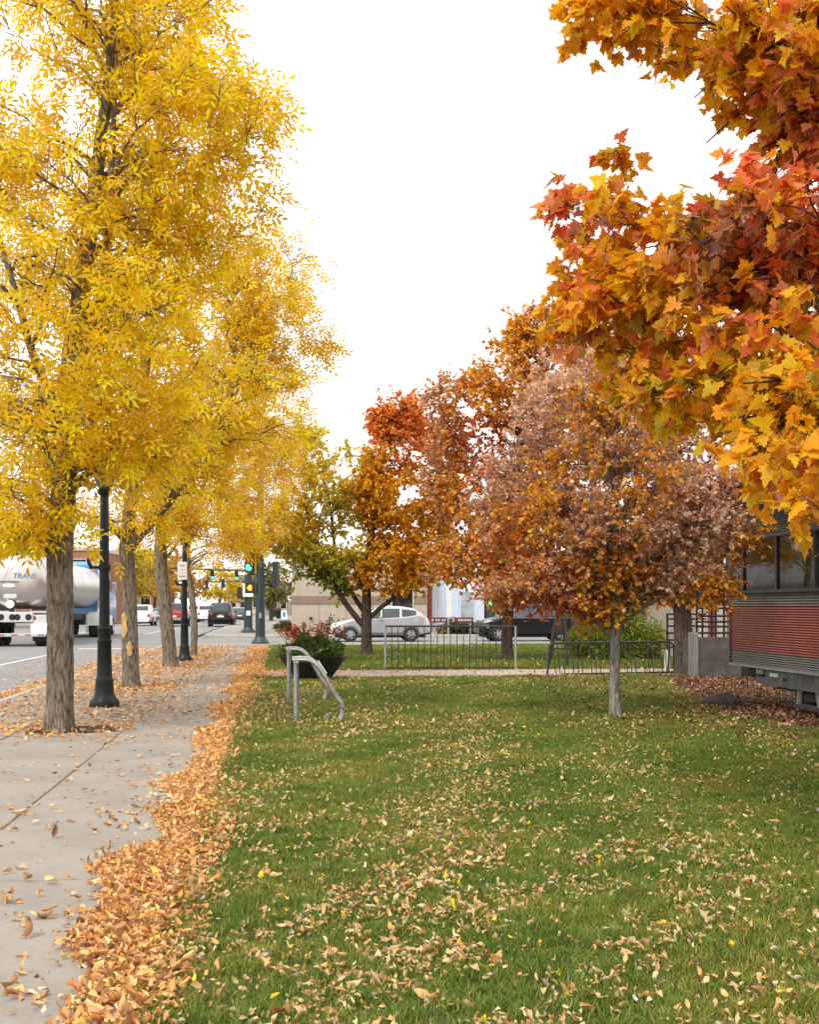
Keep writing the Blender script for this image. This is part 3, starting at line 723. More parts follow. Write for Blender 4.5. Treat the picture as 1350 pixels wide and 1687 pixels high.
def tuft_mesh(seed, n=74, h=.045, spread=.07):
    rng = np.random.default_rng(seed); V, Fc, C = [], [], []
    for i in range(n):
        p = rng.normal(size=2)*spread*.55; a = rng.random()*6.28; hh = h*(.55+.75*rng.random()); wd = .0012+.0011*rng.random()
        lean = np.array([math.cos(a), math.sin(a)])*hh*(.25+.9*rng.random()); s = np.array([-math.sin(a), math.cos(a)])*wd
        b = len(V)
        V += [(p[0]-s[0], p[1]-s[1], -.004), (p[0]+s[0], p[1]+s[1], -.004), (p[0]+lean[0]*.4+s[0]*.8, p[1]+lean[1]*.4+s[1]*.8, hh*.62), (p[0]+lean[0]*.4-s[0]*.8, p[1]+lean[1]*.4-s[1]*.8, hh*.62), (p[0]+lean[0], p[1]+lean[1], hh)]
        Fc += [(b, b+1, b+2), (b, b+2, b+3), (b+3, b+2, b+4)]
        base = np.array([(.135, .215, .022), (.18, .265, .03), (.105, .175, .025), (.27, .28, .06), (.44, .36, .17)])[rng.choice(5, p=[.32, .27, .19, .13, .09])]
        C += [base*(.85+.3*rng.random())]*5
    return fast_mesh('grass_tuft', np.array(V), np.array(Fc), np.array(C))
gcol = bpy.data.collections.new('grass_tufts')
for i in range(6):
    me = tuft_mesh(100+i); me.materials.append(M_GRASS)
    gcol.objects.link(bpy.data.objects.new('grass_tuft', me))
def grass(name, pts, scl, rot, label):
    me = bpy.data.meshes.new(name); n = len(pts)
    me.vertices.add(n); me.vertices.foreach_set('co', pts.astype(np.float32).ravel())
    a = me.attributes.new('scl', 'FLOAT_VECTOR', 'POINT'); a.data.foreach_set('vector', scl.astype(np.float32).ravel())
    a = me.attributes.new('rot', 'FLOAT_VECTOR', 'POINT'); a.data.foreach_set('vector', rot.astype(np.float32).ravel())
    me.update()
    o = link(name, me); o['kind'] = 'stuff'; o['label'] = label; o['category'] = 'grass'
    ng = bpy.data.node_groups.new('grass_nodes', 'GeometryNodeTree')
    ng.interface.new_socket('Geometry', in_out='INPUT', socket_type='NodeSocketGeometry')
    ng.interface.new_socket('Geometry', in_out='OUTPUT', socket_type='NodeSocketGeometry')
    N = ng.nodes; gi = N.new('NodeGroupInput'); go = N.new('NodeGroupOutput')
    ci = N.new('GeometryNodeCollectionInfo'); ci.inputs['Collection'].default_value = gcol
    ci.inputs['Separate Children'].default_value = True; ci.inputs['Reset Children'].default_value = True
    ip = N.new('GeometryNodeInstanceOnPoints'); ip.inputs['Pick Instance'].default_value = True
    rv = N.new('FunctionNodeRandomValue'); rv.data_type = 'INT'; rv.inputs['Min'].default_value = 0; rv.inputs['Max'].default_value = 5
    def na(nm):
        q = N.new('GeometryNodeInputNamedAttribute'); q.data_type = 'FLOAT_VECTOR'; q.inputs['Name'].default_value = nm
        return [s for s in q.outputs if s.name == 'Attribute' and s.enabled][0]
    l = ng.links.new
    l(gi.outputs[0], ip.inputs['Points']); l(ci.outputs[0], ip.inputs['Instance'])
    l([s for s in rv.outputs if s.enabled][0], ip.inputs['Instance Index'])
    er = N.new('FunctionNodeEulerToRotation'); l(na('rot'), er.inputs[0]); l(er.outputs[0], ip.inputs['Rotation'])
    l(na('scl'), ip.inputs['Scale']); l(ip.outputs[0], go.inputs[0])
    md = o.modifiers.new('tufts', 'NODES'); md.node_group = ng
    return o
rg = np.random.default_rng(77)
def inview(p, pad=60):
    u, v, d = pix(p); return (u > -pad) & (u < 1350+pad) & (v < 1687+pad*1.5) & (d > 2)
def field(x0, x1, y0, y1, dens):
    n = int((x1-x0)*(y1-y0)*dens); p = np.zeros((n, 3)); p[:, 0] = rg.uniform(x0, x1, n); p[:, 1] = rg.uniform(y0, y1, n); return p
def in_poly(p, poly):
    x, y = p[:, 0], p[:, 1]; ins = np.zeros(len(p), bool); n = len(poly)
    for i in range(n):
        (xa, ya), (xb, yb) = poly[i], poly[(i+1) % n]
        c = ((ya > y) != (yb > y)) & (x < (xb-xa)*(y-ya)/(yb-ya+1e-12)+xa); ins ^= c
    return ins
gp = np.concatenate([field(LE-.01, 9, 3.6, 8.5, 290), field(LE-.01, 9, 8.5, 14, 220), field(LE-.01, 12, 14, PY0-.03, 140), field(LE-.01, 16, PY1, 45.4, 55)])
gp = gp[inview(gp) & ~in_poly(gp, bed)]
# the border: blades lean over the pavement
ed = field(LE-.03, LE+.04, 3.6, PY0, 900); gp = np.concatenate([gp, ed[inview(ed)]])
n = len(gp); hgt = 1 + .35*vnoise(gp, 31, 1.4) + rg.normal(size=n)*.18
wide = np.where(gp[:, 1] > PY1, 1.7, np.where(gp[:, 1] > 14, 1.25, 1.0))
sc3 = np.stack([wide*(1+.2*rg.normal(size=n)), wide*(1+.2*rg.normal(size=n)), np.clip(hgt*.92, .5, 1.5)], 1)
ro3 = np.stack([rg.normal(size=n)*.12, rg.normal(size=n)*.12, rg.random(n)*6.28], 1)
far_m = gp[:, 1] > PY1 - .5
grass('grass', gp[~far_m], sc3[~far_m], ro3[~far_m], 'mown green grass of the leaf-strewn front lawn')
grass('grass', gp[far_m], sc3[far_m], ro3[far_m], 'bright green grass strip between the path and the cross street')

# ------------------------------------------------------------------ fallen leaves
CUR = [curled_leaf(i, .055, .030) for i in range(12)]
def fl_col(kind, n):
    if kind == 'strip': return pal(rg, n, [(.74, .37, .12), (.82, .48, .20), (.60, .27, .09), (.84, .57, .28), (.40, .18, .07), (.88, .62, .12)], [4, 4, 3, 2, 1.2, .5], .16)
    if kind == 'lawn': return pal(rg, n, [(.66, .48, .24), (.70, .44, .18), (.60, .33, .12), (.72, .57, .33), (.86, .60, .05), (.32, .17, .09), (.50, .42, .34)], [4, 3.4, 3, 2, .5, .9, .4], .16)
    if kind == 'walk': return pal(rg, n, [(.62, .32, .12), (.70, .42, .20), (.46, .22, .09), (.72, .52, .30), (.24, .12, .07)], [3, 3, 2, 2, 1], .16)
    return pal(rg, n, [(.20, .085, .045), (.27, .125, .06), (.13, .06, .035), (.40, .22, .11)], [3, 3, 3, 1], .16)
FL = []
def put(p, kind, z0, z1, tilt, s=1.0):
    if len(p) == 0: return
    p = p.copy(); p[:, 2] = z0 + (z1-z0)*rg.random(len(p))
    FL.append((p, fl_col(kind, len(p)), np.full(len(p), tilt), np.full(len(p), s)))
def thin(p, prob): return p[rg.random(len(p)) < prob]
# drift along the lawn edge, ragged towards the walk
q = field(-1.15, -.30, 3.4, 44, 2500); u = (q[:, 0] - (-.60))
wv = .10*np.sin(q[:, 1]*1.7) + .07*np.sin(q[:, 1]*4.1+1) + .05*vnoise(q, 8, 2.5)
lft = np.clip((q[:, 0] - (-.93 + wv)) / .12, 0, 1); rgt_ = np.clip((-.30 + .06*vnoise(q, 9, 4) - q[:, 0]) / .12, 0, 1)
put(thin(q, lft*rgt_*np.where(q[:, 1] > 14, .6, 1)), 'strip', .004, .045, .65, .70)
# loose leaves over the walk, in windrows and along joints
q = field(KE, LE, 3.6, 45, 260)
pr = np.clip(.07 + .42*np.clip(vnoise(q, 12, 1.3)-.45, 0, 1) + .75*np.exp(-((q[:, 0]-WJ)/.055)**2)*np.clip(.5+vnoise(q, 51, 1.6), 0, 1) + .22*np.exp(-((q[:, 0]-LE+.5)/.30)**2), 0, 1)
pr = np.maximum(pr, np.clip((q[:, 1]-13.2)/3, 0, 1)*np.where(q[:, 0] < -1.75 + .35*vnoise(q, 13, 1.0), .80, .28))
pr = np.maximum(pr, .55*np.clip(1 - np.hypot((q[:, 0]+.95)/.7, (q[:, 1]-4.6)/.8), 0, 1))
put(thin(q, pr), 'walk', .010, .018, .3, .9)
for g in PITS:
    q = field(g[0]-.9, g[0]+1.0, g[1]-.9, g[1]+.9, 420); r_ = np.hypot(q[:, 0]-g[0], q[:, 1]-g[1])
    put(thin(q, np.clip(.85 - .55*(q[:, 0] > g[0]+.1)*(r_ < .6) + .2*vnoise(q, 60, 3), 0, 1)*np.clip((1.05-r_)/.3, 0, 1)*(.55 if g[1] < 16 else 1)), 'strip', .012, .03, .4, .9)
# gutter
q = field(-5.6, KE-.16, 12, 46, 420); put(thin(q, np.exp(-((q[:, 0]+4.75)/.34)**2)*.95), 'strip', -.146, -.085, .5)
q = field(-7.4, -4.4, 10, 46, 30); put(thin(q, .35), 'walk', -.146, -.13, .3)
# lawn: thick near the walk and in windblown bands, thin to the right
q = field(LE, 9, 3.4, PY0, 1080)
den = .16 + .34*np.exp(-np.clip(q[:, 0]+.3, 0, 9)/1.6) + .30*np.clip(vnoise(q, 14, .85), 0, 1)*np.exp(-np.clip(q[:, 0]-.8, 0, 9)/2.2) + .25*np.clip(vnoise(q, 15, 2.6)-.25, 0, 1)
den += .45*np.exp(-(((q[:, 0]-.35)/1.0)**2 + ((q[:, 1]-15.6)/2.0)**2)) + .38*np.exp(-((q[:, 0]-1.2-.10*(q[:, 1]-6))/.75)**2)*(q[:, 1] < 17)
den *= np.where(q[:, 1] > 16, .7, 1)*np.clip(.55 + .75*vnoise(q, 41, 3.2) + .45*vnoise(q, 42, 7.0), .08, 1.6)
put(thin(q, np.clip(den*1.05, 0, 1)), 'lawn', .014, .050, 1.0, .60)
q = field(LE, 12, PY0, PY1, 60); put(thin(q, .5), 'walk', .004, .012, .3)
q = field(LE, 2.6, PY0-.3, PY1+.6, 200); put(thin(q, np.exp(-np.clip(q[:, 0], 0, 9)/.9)*.8), 'strip', .01, .04, .4)
q = field(LE, 14, PY1, 45, 30); put(thin(q, .35), 'lawn', .02, .05, .7)
q = field(4, 14, 12, 24.4, 260); q = q[in_poly(q, bed)]; put(thin(q, .9), 'bed', .016, .05, .5)
q = field(3.4, 7, 12.5, 24.6, 220); q = q[~in_poly(q, bed)]; put(thin(q, .6*np.exp(-np.clip(5.6-q[:, 0], 0, 9)/.7)), 'bed', .02, .05, .5)
fp = np.concatenate([a[0] for a in FL]); fc = np.concatenate([a[1] for a in FL]); ft = np.concatenate([a[2] for a in FL]); fs = np.concatenate([a[3] for a in FL])
m = inview(fp, 30); fp, fc, ft, fs = fp[m], fc[m], ft[m], fs[m]
n = len(fp); fs = fs*np.clip(np.exp(.36*rg.normal(size=n)), .45, 2.1)*np.where(fp[:, 1] > 14, 1.2, 1.0)
dd = rg.normal(size=(n, 3)); dd[:, 2] *= ft*.8
uu = rg.normal(size=(n, 3))*ft[:, None]; uu[:, 2] += 1
fR = frames(dd, uu, rg)
flip = rg.random(n) < .35; fR[flip, :, 1:] *= -1
u_, v_, d_ = pix(fp)
score = np.where((u_ > 8) & (u_ < 1342) & (v_ < 1680), fs/d_, 0)
ids = np.argsort(-score)[:300]; msk = np.ones(n, bool); msk[ids] = False
lm = leaf_mat('leaf_surface_20', .2, .7)
FLT = [fold_leaflet(.052, .026, fold=.5, droop=-.1), fold_leaflet(.055, .024, fold=-.4, droop=.2), fold_leaflet(.048, .028, fold=.8, droop=-.3)]
nr = msk & (d_ < 9.0); fr_ = msk & (d_ >= 9.0)
V, Fc, C = scatter(CUR, fp[nr], fR[nr], fs[nr], fc[nr], rg); V2, F2, C2 = scatter(FLT, fp[fr_], fR[fr_], fs[fr_], fc[fr_], rg)
V, Fc, C = np.concatenate([V, V2]), np.concatenate([Fc, F2+len(V)]), np.concatenate([C, C2])
o = link('leaf_litter', fast_mesh('leaf_litter', V, Fc, C), None, lm)
tag(o, 'dry tan and orange leaf litter over lawn, sidewalk edge and gutter', 'leaf litter', None, 'stuff')
fm = []
for k in range(24):
    c = fc[ids[k*12]]; tv, tf = CUR[k % 12]
    fm.append((fast_mesh('fallen_leaf', tv, tf, np.repeat(c[None], len(tv), 0)), c)); fm[-1][0].materials.append(lm)
fcc = np.array([c for _, c in fm])
for i in ids:
    k = int(np.argmin(((fcc-fc[i])**2).sum(1) + rg.random(24)*.02))
    o = bpy.data.objects.new('fallen_leaf', fm[k][0]); COL.objects.link(o)
    o.matrix_world = Matrix([[fR[i][a][b]*fs[i] for b in range(3)] + [fp[i][a]] for a in range(3)] + [[0, 0, 0, 1]])
    c = fcc[k]; cn = 'dark brown' if c[0] < .48 else ('golden yellow' if c[2] < .09 and c[1] > .5 else ('rust-orange' if c[1]/c[0] < .55 else ('amber' if c[2] < .22 else 'pale tan')))
    if fp[i][0] < LE: tag(o, cn + ' curled dry leaf lying on the concrete sidewalk', 'leaf', 'loose %s leaves on the sidewalk' % cn)
    else: tag(o, cn + ' curled dry leaf lying on the lawn grass', 'leaf', 'loose %s leaves on the lawn' % cn)
# ------------------------------------------------------------------ street furniture
M_BLK = mat('black_paint', (.010, .013, .013), .45, 0, .2, 8, spec=.3)
M_POLE = mat('dark_green_paint', (.022, .038, .042), .45, 0, .2, 5)
M_STEEL = mat('galvanised_steel', (.42, .42, .41), .42, .75, .15, 14, bmp=.05)
M_WHITE = mat('white_enamel', (.80, .80, .78), .45, 0, .05, 9)
M_INK = mat('sign_ink', (.10, .10, .10), .6)
M_RUB = mat('rubber', (.018, .018, .019), .8, 0, .2, 20)
M_DK = mat('dark_underside', (.02, .02, .02), .8, 0, .2)

def lamp_post(px, py, label, h=3.55):
    g = G(px, py); r = empty('lamp_post', g, 0, label, 'lamp post', 'black lamp posts along the sidewalk')
    MB().lathe([(.22, 0), (.225, .05), (.21, .10), (.165, .14), (.145, .20), (.13, .36), (.135, .40), (.12, .43), (.112, .46), (.10, .95), (.108, .965), (.108, .99), (.096, 1.0), (.094, 1.14), (.100, 1.15), (.100, 1.17), (.08, 1.19)], 20).build('base', M_BLK, r, True)
    MB().lathe([(.080, 1.17), (.072, 2.0), (.062, h-.42), (.055, h-.40)], 16).build('pole', M_BLK, r, True)
    a = MB(); a.lathe([(.088, 2.03), (.090, 2.045), (.090, 2.10), (.088, 2.115)], 16); a.box((-.22, -.025, 2.05), (-.05, .025, 2.09)); a.build('bracket', M_BLK, r, True)
    MB().tube([(-.19, 0, 2.07), (-.22, 0, 2.13), (-.245, 0, 2.20)], [.025, .03, .02], 8).build('hook', M_BLK, r, True)
    hd = MB(); hd.lathe([(.055, h-.42), (.10, h-.38), (.11, h-.33), (.07, h-.30)], 14); hd.build('collar', M_BLK, r, True)
    MB().lathe([(.08, h-.31), (.15, h-.18), (.17, h-.02), (.13, h+.10)], 14).build('globe', mat('lamp_glass', (.10, .10, .09), .25), r, True)
    MB().lathe([(.19, h+.09), (.17, h+.14), (.09, h+.22), (.03, h+.28), (.015, h+.34)], 14).build('cap', M_BLK, r, True)
    return r, g
lp1, g1 = lamp_post(172, 1164, 'tall black lamp post with fluted base beside the stoutest sidewalk tree')
lp2, g2 = lamp_post(304, 1089, 'black lamp post carrying a small white sign, beside a slender tree')
sg = empty('parking_sign', (g2[0]-.05, g2[1]-.115, 2.45), 0, 'small white rectangular sign with faint lines fixed to a lamp post', 'sign')
MB().box((-.125, -.006, -.24), (.125, .006, .24)).build('plate', M_WHITE, sg)
for k, (z, wd, h) in enumerate([(.14, .07, .06), (.02, .08, .022), (-.06, .085, .022), (-.15, .09, .04)]):
    MB().box((-wd, -.010, z-h/2), (wd, -.0065, z+h/2)).build('print_line', mat('faint_print', (.55, .40, .40), .6) if k < 3 else mat('grey_print', (.35, .30, .30), .6), sg)
MB().box((-.03, .006, -.2), (.06, .05, -.16)).build('clamp', M_STEEL, sg)

# bark wounds on the second ash
t2 = [o for o in COL.objects if o.name == 'ash_tree.001'][0]
wood = mat('bare_wood', (.56, .36, .15), .85, 0, .38, 14, bmp=.8, bscale=30, stretch=(3, 3, .5))
for (zc, zh, ac, ah) in [(1.15, .25, -.55, .42), (.72, .14, .05, .35)]:
    mb = MB(); R = .158
    def fn(a, b):
        k = math.sqrt(max(0, 1-b*b))*(1+.22*math.sin(b*7+zc*9)+.12*math.sin(b*17+1)); ang = -math.pi/2 + ac*1.0 + a*ah*k
        rr = R + .006*(1-(a*k)**2)*(1-b*b) + .006
        return (rr*math.cos(ang) - .03*zc/1.2, rr*math.sin(ang), zc + b*zh)
    mb.grid(fn, np.linspace(-1, 1, 9), np.linspace(-1, 1, 13)); mb.build('bark_wound', wood, t2, True)

# grille over the first tree pit (dark iron frame showing beside the trunk)
# bicycle rack: two bent loops
def bike_loop(px, py, label):
    g = G(px, py); r = empty('bike_loop', g, 0, label, 'bike rack', 'bent steel bike loops at the lawn edge')
    H = .82
    MB().tube([(0, 0, -.05), (0, 0, H-.05)], .032, 12).build('post', M_STEEL, r, True)
    arm = [(-.05, 0, H), (.10, 0, H+.005), (.20, 0, H-.02), (.29, 0, H-.10), (.38, 0, H-.24), (.50, 0, H-.46), (.58, 0, .26), (.595, 0, .18), (.585, 0, .09), (.555, 0, .03), (.53, 0, -.03)]
    for dy, dz in ((-.09, -.01), (.09, .012)):
        p = smooth_poly([(a, b+dy, c+dz, 0) for a, b, c in arm], .04)[:, :3]
        MB().tube(p, .024, 10).build('arm', M_STEEL, r, True)
    MB().box((-.035, -.12, H-.055), (.035, .12, H-.02), .008).build('yoke', M_STEEL, r)
    MB().tube([(.40, -.02, -.03), (.40, -.02, .13)], .022, 8).build('stub', M_STEEL, r, True)
    return r
bike_loop(488, 1192, 'bent galvanised steel bike loop with a white sticker, standing in the leafy lawn edge')
bike_loop(476, 1155, 'bent galvanised steel bike loop right in front of the black bowl planter')
l1 = [o for o in COL.objects if o.name == 'bike_loop'][0]
st = MB().box((-.10, -.004, -.010), (.10, .004, .010)).build('sticker', M_WHITE, l1); st.location = (.335, .085, .82-.105); st.rotation_euler = (0, math.radians(57), 0)

# planter bowl with flowers
pg = G(516, 1119)
pl = empty('planter', pg, 0, 'wide black conical bowl planter full of soil at the walk corner', 'planter')
MB().lathe([(.36, 0), (.37, .02), (.68, .43), (.70, .47), (.68, .475), (.645, .44), (.60, .40)], 32).build('bowl', mat('black_bowl', (.020, .018, .018), .5, 0, .2, 5), pl, True)
MB().lathe([(.61, .36), (.60, .41), (.3, .44), (.01, .45)], 24).build('soil', M_MULCH, pl, True)
rp = np.random.default_rng(9)
fl = empty('planter_flowers', pg + np.array([0, 0, .44]), 0, 'green bedding plants with red and orange flower spikes in the black bowl', 'plant')
n = 5200; u = rp.normal(size=(n, 3)); u /= np.linalg.norm(u, axis=1)[:, None]; u[:, 2] = np.abs(u[:, 2]); rad = rp.random(n)**.4
lump = 1 + .22*vnoise(u*2.2, 4, 1.5)
pp = u*rad[:, None]*np.array([.66, .62, .46])*lump[:, None]; pp[:, 2] += .02
ld = u*.7 + rp.normal(size=(n, 3))*.6; R = frames(ld, rp.normal(size=(n, 3))*.6 + np.array([0, 0, 1]), rp)
cc = pal(rp, n, [(.08, .14, .03), (.12, .19, .04), (.17, .22, .06), (.05, .09, .03), (.28, .22, .07)], [3, 3, 2, 2, .6])
V, Fc, C = scatter([simple_leaf(i, .07, .04) for i in range(3)], pp, R, .7+.6*rp.random(n), cc, rp)
o = link('foliage', fast_mesh('foliage', V, Fc, C), fl, leaf_mat('leaf_surface_30', .3)); o['kind'] = 'stuff'
sp = MB(); VV, FF, CCc, nn = [], [], [], 0
for i in range(70):
    a = rp.random()*6.28; r0 = .15+.5*rp.random(); tall = rp.random()
    b = np.array([math.cos(a)*r0*.8, math.sin(a)*r0*.8, .20]); top = np.array([math.cos(a)*r0*1.1, math.sin(a)*r0*1.05, .42+.26*tall*(1.1-r0)+.05*rp.random()])
    if i < 9: top = b*np.array([1, 1, 0]) + np.array([-.15-.25*rp.random(), 0, .52+.14*rp.random()]); b[0] -= .2
    v, f = tube_arrays(np.array([b, (b+top)/2+rp.normal(size=3)*.02, top]), np.array([.004, .004, .003]), 3); VV.append(v); FF.append(np.concatenate([f[:, :3], f[:, [0, 2, 3]]])+nn); nn += len(v); CCc.append(np.repeat([[.12, .10, .04]], len(v), 0))
    k = 16; sp_ = top + rp.normal(size=(k, 3))*np.array([.016, .016, .04]); c = pal(rp, k, [[(.30, .035, .03), (.36, .07, .04), (.22, .05, .04)], [(.50, .18, .03), (.60, .28, .03), (.38, .10, .03)]][int(rp.random() < .33)], [1, 1, 1])
    v, f, c2 = scatter([simple_leaf(1, .045, .03)], sp_, frames(rp.normal(size=(k, 3))+np.array([0, 0, .6]), rp.normal(size=(k, 3)), rp), .7+.5*rp.random(k), c, rp)
    VV.append(v); FF.append(f+nn); nn += len(v); CCc.append(c2)
o = link('flower_spikes', fast_mesh('flower_spikes', np.concatenate(VV), np.concatenate(FF), np.concatenate(CCc)), fl, leaf_mat('leaf_surface_30', .3)); o['kind'] = 'stuff'

# fire hydrant behind the planter
hg = G(486, 1066)
hy = empty('fire_hydrant', hg, 0, 'red fire hydrant on the corner behind the bowl planter', 'fire hydrant')
M_RED = mat('hydrant_red', (.52, .05, .03), .4, 0, .15, 8)
MB().lathe([(.17, 0), (.17, .05), (.11, .06), (.11, .52), (.145, .54), (.145, .58)], 16).build('barrel', M_RED, hy, True)
MB().lathe([(.13, .58), (.125, .66), (.08, .74), (.035, .78), (.03, .84)], 16).build('bonnet', M_RED, hy, True)
for s in (-1, 1): MB().lathe([(.055, s*.10), (.055, s*.17), (.07, s*.175), (.07, s*.21)], 10, (0, 0, .42), 'x').build('outlet', M_RED, hy, True)

# black comb racks on the path
def tubeobj(nm, pts, r, m, parent, n=8): return MB().tube(pts, r, n).build(nm, m, parent, True)
M_RACK = mat('rack_paint', (.025, .024, .022), .5, 0, .2, 9)
a, b = G(635, 1103), G(850, 1103); a[2] = b[2] = 0
ang = math.atan2(b[1]-a[1], b[0]-a[0]); W = float(np.hypot(*(b-a)[:2]))
rk = empty('comb_bike_rack', a, ang, 'long upright black comb bike rack on grey posts in front of the silver car', 'bike rack')
Hh = 1.02
tubeobj('top_rail', [(0, 0, Hh), (W, 0, Hh)], .022, M_RACK, rk)
for x in (0, W): tubeobj('post', [(x, 0, -.02), (x, 0, Hh)], .026, M_STEEL if x == 0 else M_STEEL, rk)
for i in range(1, 20): tubeobj('bar', [(i*W/20, 0, .03), (i*W/20, 0, Hh)], .011, M_RACK, rk, 6)
tubeobj('bottom_rail', [(0, 0, .05), (W, 0, .05)], .014, M_RACK, rk)
a, b = G(902, 1113), G(1112, 1109); ang = math.atan2(b[1]-a[1], b[0]-a[0]); W = float(np.hypot(*(b-a)[:2]))
rk = empty('grid_bike_rack', a, ang, 'low black grid bike rack behind the pale-trunked small maple', 'bike rack')
Hh = .70
tubeobj('frame', [(0, 0, 0), (.03, 0, .3), (.05, 0, Hh-.08), (.10, 0, Hh-.015), (.18, 0, Hh), (W-.15, 0, Hh), (W-.06, 0, Hh-.03), (W-.02, 0, Hh-.12), (W, 0, 0)], .026, M_RACK, rk)
MB().box((.35, -.05, .0), (W-.02, .05, .045)).build('bottom_rail', M_RACK, rk)
x = .16; k = 0
while x < W-.15:
    tubeobj('bar', [(x-.02, 0, Hh), (x+.015, -.06, .04)], .010, M_RACK, rk, 6)
    k += 1; x += .105 if k % 3 else .22
tubeobj('frame_leg', [(W-.12, 0, Hh), (W-.22, -.1, .0)], .024, M_RACK, rk)
# easel-like stand
e0 = G(922, 1098); es = empty('sign_easel', e0, 0, 'dark narrow A-shaped easel stand of wooden legs on the path', 'easel')
M_WD = mat('dark_wood', (.035, .025, .020), .7, 0, .25, 10)
dp = 1969*1.5/100; s = dp/1969
for (x0, x1, y0) in [(-24, -4, -.2), (8, 9, -.25), (20, 3, .35), (-12, 1, .35)]:
    MB().tube([(x0*s, y0, 0), (x1*s, y0*.1, 93*s)], [.03, .03], 6).build('leg', M_WD, es)
MB().box((-14*s, -.13, .42), (18*s, -.09, .46)).build('crossbar', M_WD, es)
MB().box((-7*s, -.075, .78), (7*s, -.04, 80*s), .006).build('board', M_WD, es)
MB().box((1*s, -.05, 86*s), (8*s, .03, 96*s), .01).build('finial', M_WD, es)

# traffic signal poles
def signal_head(parent, loc, lit=None, facing=-1, yellow=False, rz=0.0):
    h = MB(); h.box((-.17, -.10, -.52), (.17, .10, .52), .02); b = h.build('signal_head', mat('signal_black', (.02, .022, .02), .5), parent); b.location = loc; b.rotation_euler = (0, 0, rz)
    for k, c in enumerate(('red', 'amber', 'green')):
        z = .33-.33*k
        on = lit == c
        col = {'red': (.5, .02, .02), 'amber': (.6, .25, .02), 'green': (.05, .75, .42)}[c]
        ml = mat('lit_'+c, col, .3, emit=2.2) if on else mat('lens_'+c, [q*.10+.01 for q in col], .3)
        q = MB().lathe([(.13, facing*.105), (.12, facing*.125), (.06, facing*.135), (.001, facing*.138)], 14, (0, 0, z), 'y').build('lens', ml, b, True)
        vz = MB(); vz.grid(lambda a, t: (.145*math.cos(a), facing*(.10+.20*t), z+.145*math.sin(a)), np.linspace(0, math.pi, 10), [0, 1]); vz.build('visor', mat('signal_black', (.02,)*3), b)
    if yellow: MB().box((-.24, .10, -.60), (.24, .115, .60)).build('backplate', mat('signal_yellow', (.80, .52, .02), .5), b)
    return b
def pole(px, py, label, H=6.2, r=.20):
    g = G(px, py); t = empty('signal_pole', g, 0, label, 'traffic light', 'dark green signal poles at the crossing')
    MB().lathe([(r*1.75, 0), (r*1.75, .06), (r*1.45, .14), (r*1.2, .20), (r*1.05, .28)], 16).build('base', M_POLE, t, True)
    MB().lathe([(r, .26), (r*.82, 3.0), (r*.66, H)], 18).build('shaft', M_POLE, t, True)
    MB().box((-.05, -r-.02, 1.0), (.05, -r+.03, 1.22), .01).build('push_button', M_STEEL, t)
    return t, g
p1, gp1 = pole(429, 1060, 'thick dark green signal pole on the near corner with lit pedestrian hand')
signal_head(p1, (-.42, -.05, 3.35), 'green', -1, True, -.35)
signal_head(p1, (.62, .15, 2.75), None, 1, False, 1.2)
pb = MB().box((-.20, -.10, -.22), (.20, .10, .22), .02).build('pedestrian_signal', mat('signal_black', (.02,)*3), p1); pb.location = (-.40, -.10, 2.22)
hand = MB(); hand.box((-.065, -.115, -.11), (.065, -.104, .02))
for k, xx in enumerate((-.055, -.018, .018, .055)): hand.box((xx-.015, -.115, .02), (xx+.015, -.104, .10+.03*(1-abs(k-1.5))))
hand.box((-.115, -.115, -.05), (-.07, -.104, .03)); hand.build('hand_symbol', mat('hand_orange', (1.0, .33, .02), .4, emit=1.4), pb)
tubeobj('bracket', [(-.5, -.05, 2.75), (0, 0, 2.75)], .035, M_POLE, p1); tubeobj('bracket', [(0, 0, 2.5), (.6, .15, 2.5)], .03, M_POLE, p1)
tubeobj('mast_arm', [(0, 0, 5.7), (-3, 0, 6.1), (-7.5, 0, 6.3)], [.12, .09, .06], M_POLE, p1, 10)
p2, gp2 = pole(409, 1042, 'dark green signal pole with white box and plates on the far corner', 7, .24)
MB().box((-.28, -.34, 2.0), (.28, -.26, 2.75), .01).build('sign_plate', M_WHITE, p2)
MB().box((-.62, -.22, 1.9), (-.34, .02, 2.55), .02).build('pedestrian_signal', mat('signal_black', (.02,)*3), p2)
MB().box((-.1, -.34, .95), (.14, -.24, 1.22), .02).build('push_button', M_WHITE, p2)
tubeobj('mast_arm', [(0, 0, 5.9), (-3, 0, 6.1), (-7.5, 0, 6.2)], [.12, .09, .06], M_POLE, p2, 10)
# far gantry with hanging heads
fg = P(432, 998, 112); fg[2] = 0
p3 = empty('signal_gantry', fg, 0, 'far dark mast arm across the street with green-lit signal heads', 'traffic light')
MB().lathe([(.2, 0), (.16, 3), (.12, 5.2)], 12).build('shaft', M_POLE, p3, True)
tubeobj('mast_arm', [(0, 0, 4.75), (-8.5, 0, 5.0)], [.12, .07], M_POLE, p3)
for px, py in ((350, 946), (390, 947)):
    w_ = P(px, py, 111.6) - fg; signal_head(p3, tuple(w_), 'green', -1)
for px, py in ((341, 962), (368, 961)):
    w_ = P(px, py, 112.6) - fg; q = signal_head(p3, tuple(w_), None, 1); q.scale = (.8, 1, .8)
tubeobj('lower_arm', [tuple(P(432, 958, 112.8)-fg), tuple(P(335, 958, 112.8)-fg)], .05, M_POLE, p3)
# signal seen through the maple
sg_ = P(808, 1000, 63); sg_[2] = 0
p4 = empty('signal_pole', sg_, 0, 'signal with a bright green light showing just under the maple crown', 'traffic light', 'dark green signal poles at the crossing')
MB().lathe([(.16, 0), (.11, .3), (.08, 2.3)], 12).build('shaft', M_POLE, p4, True)
q = signal_head(p4, (0, -.12, CAMH + (998-982)/F*63), 'green', -1)

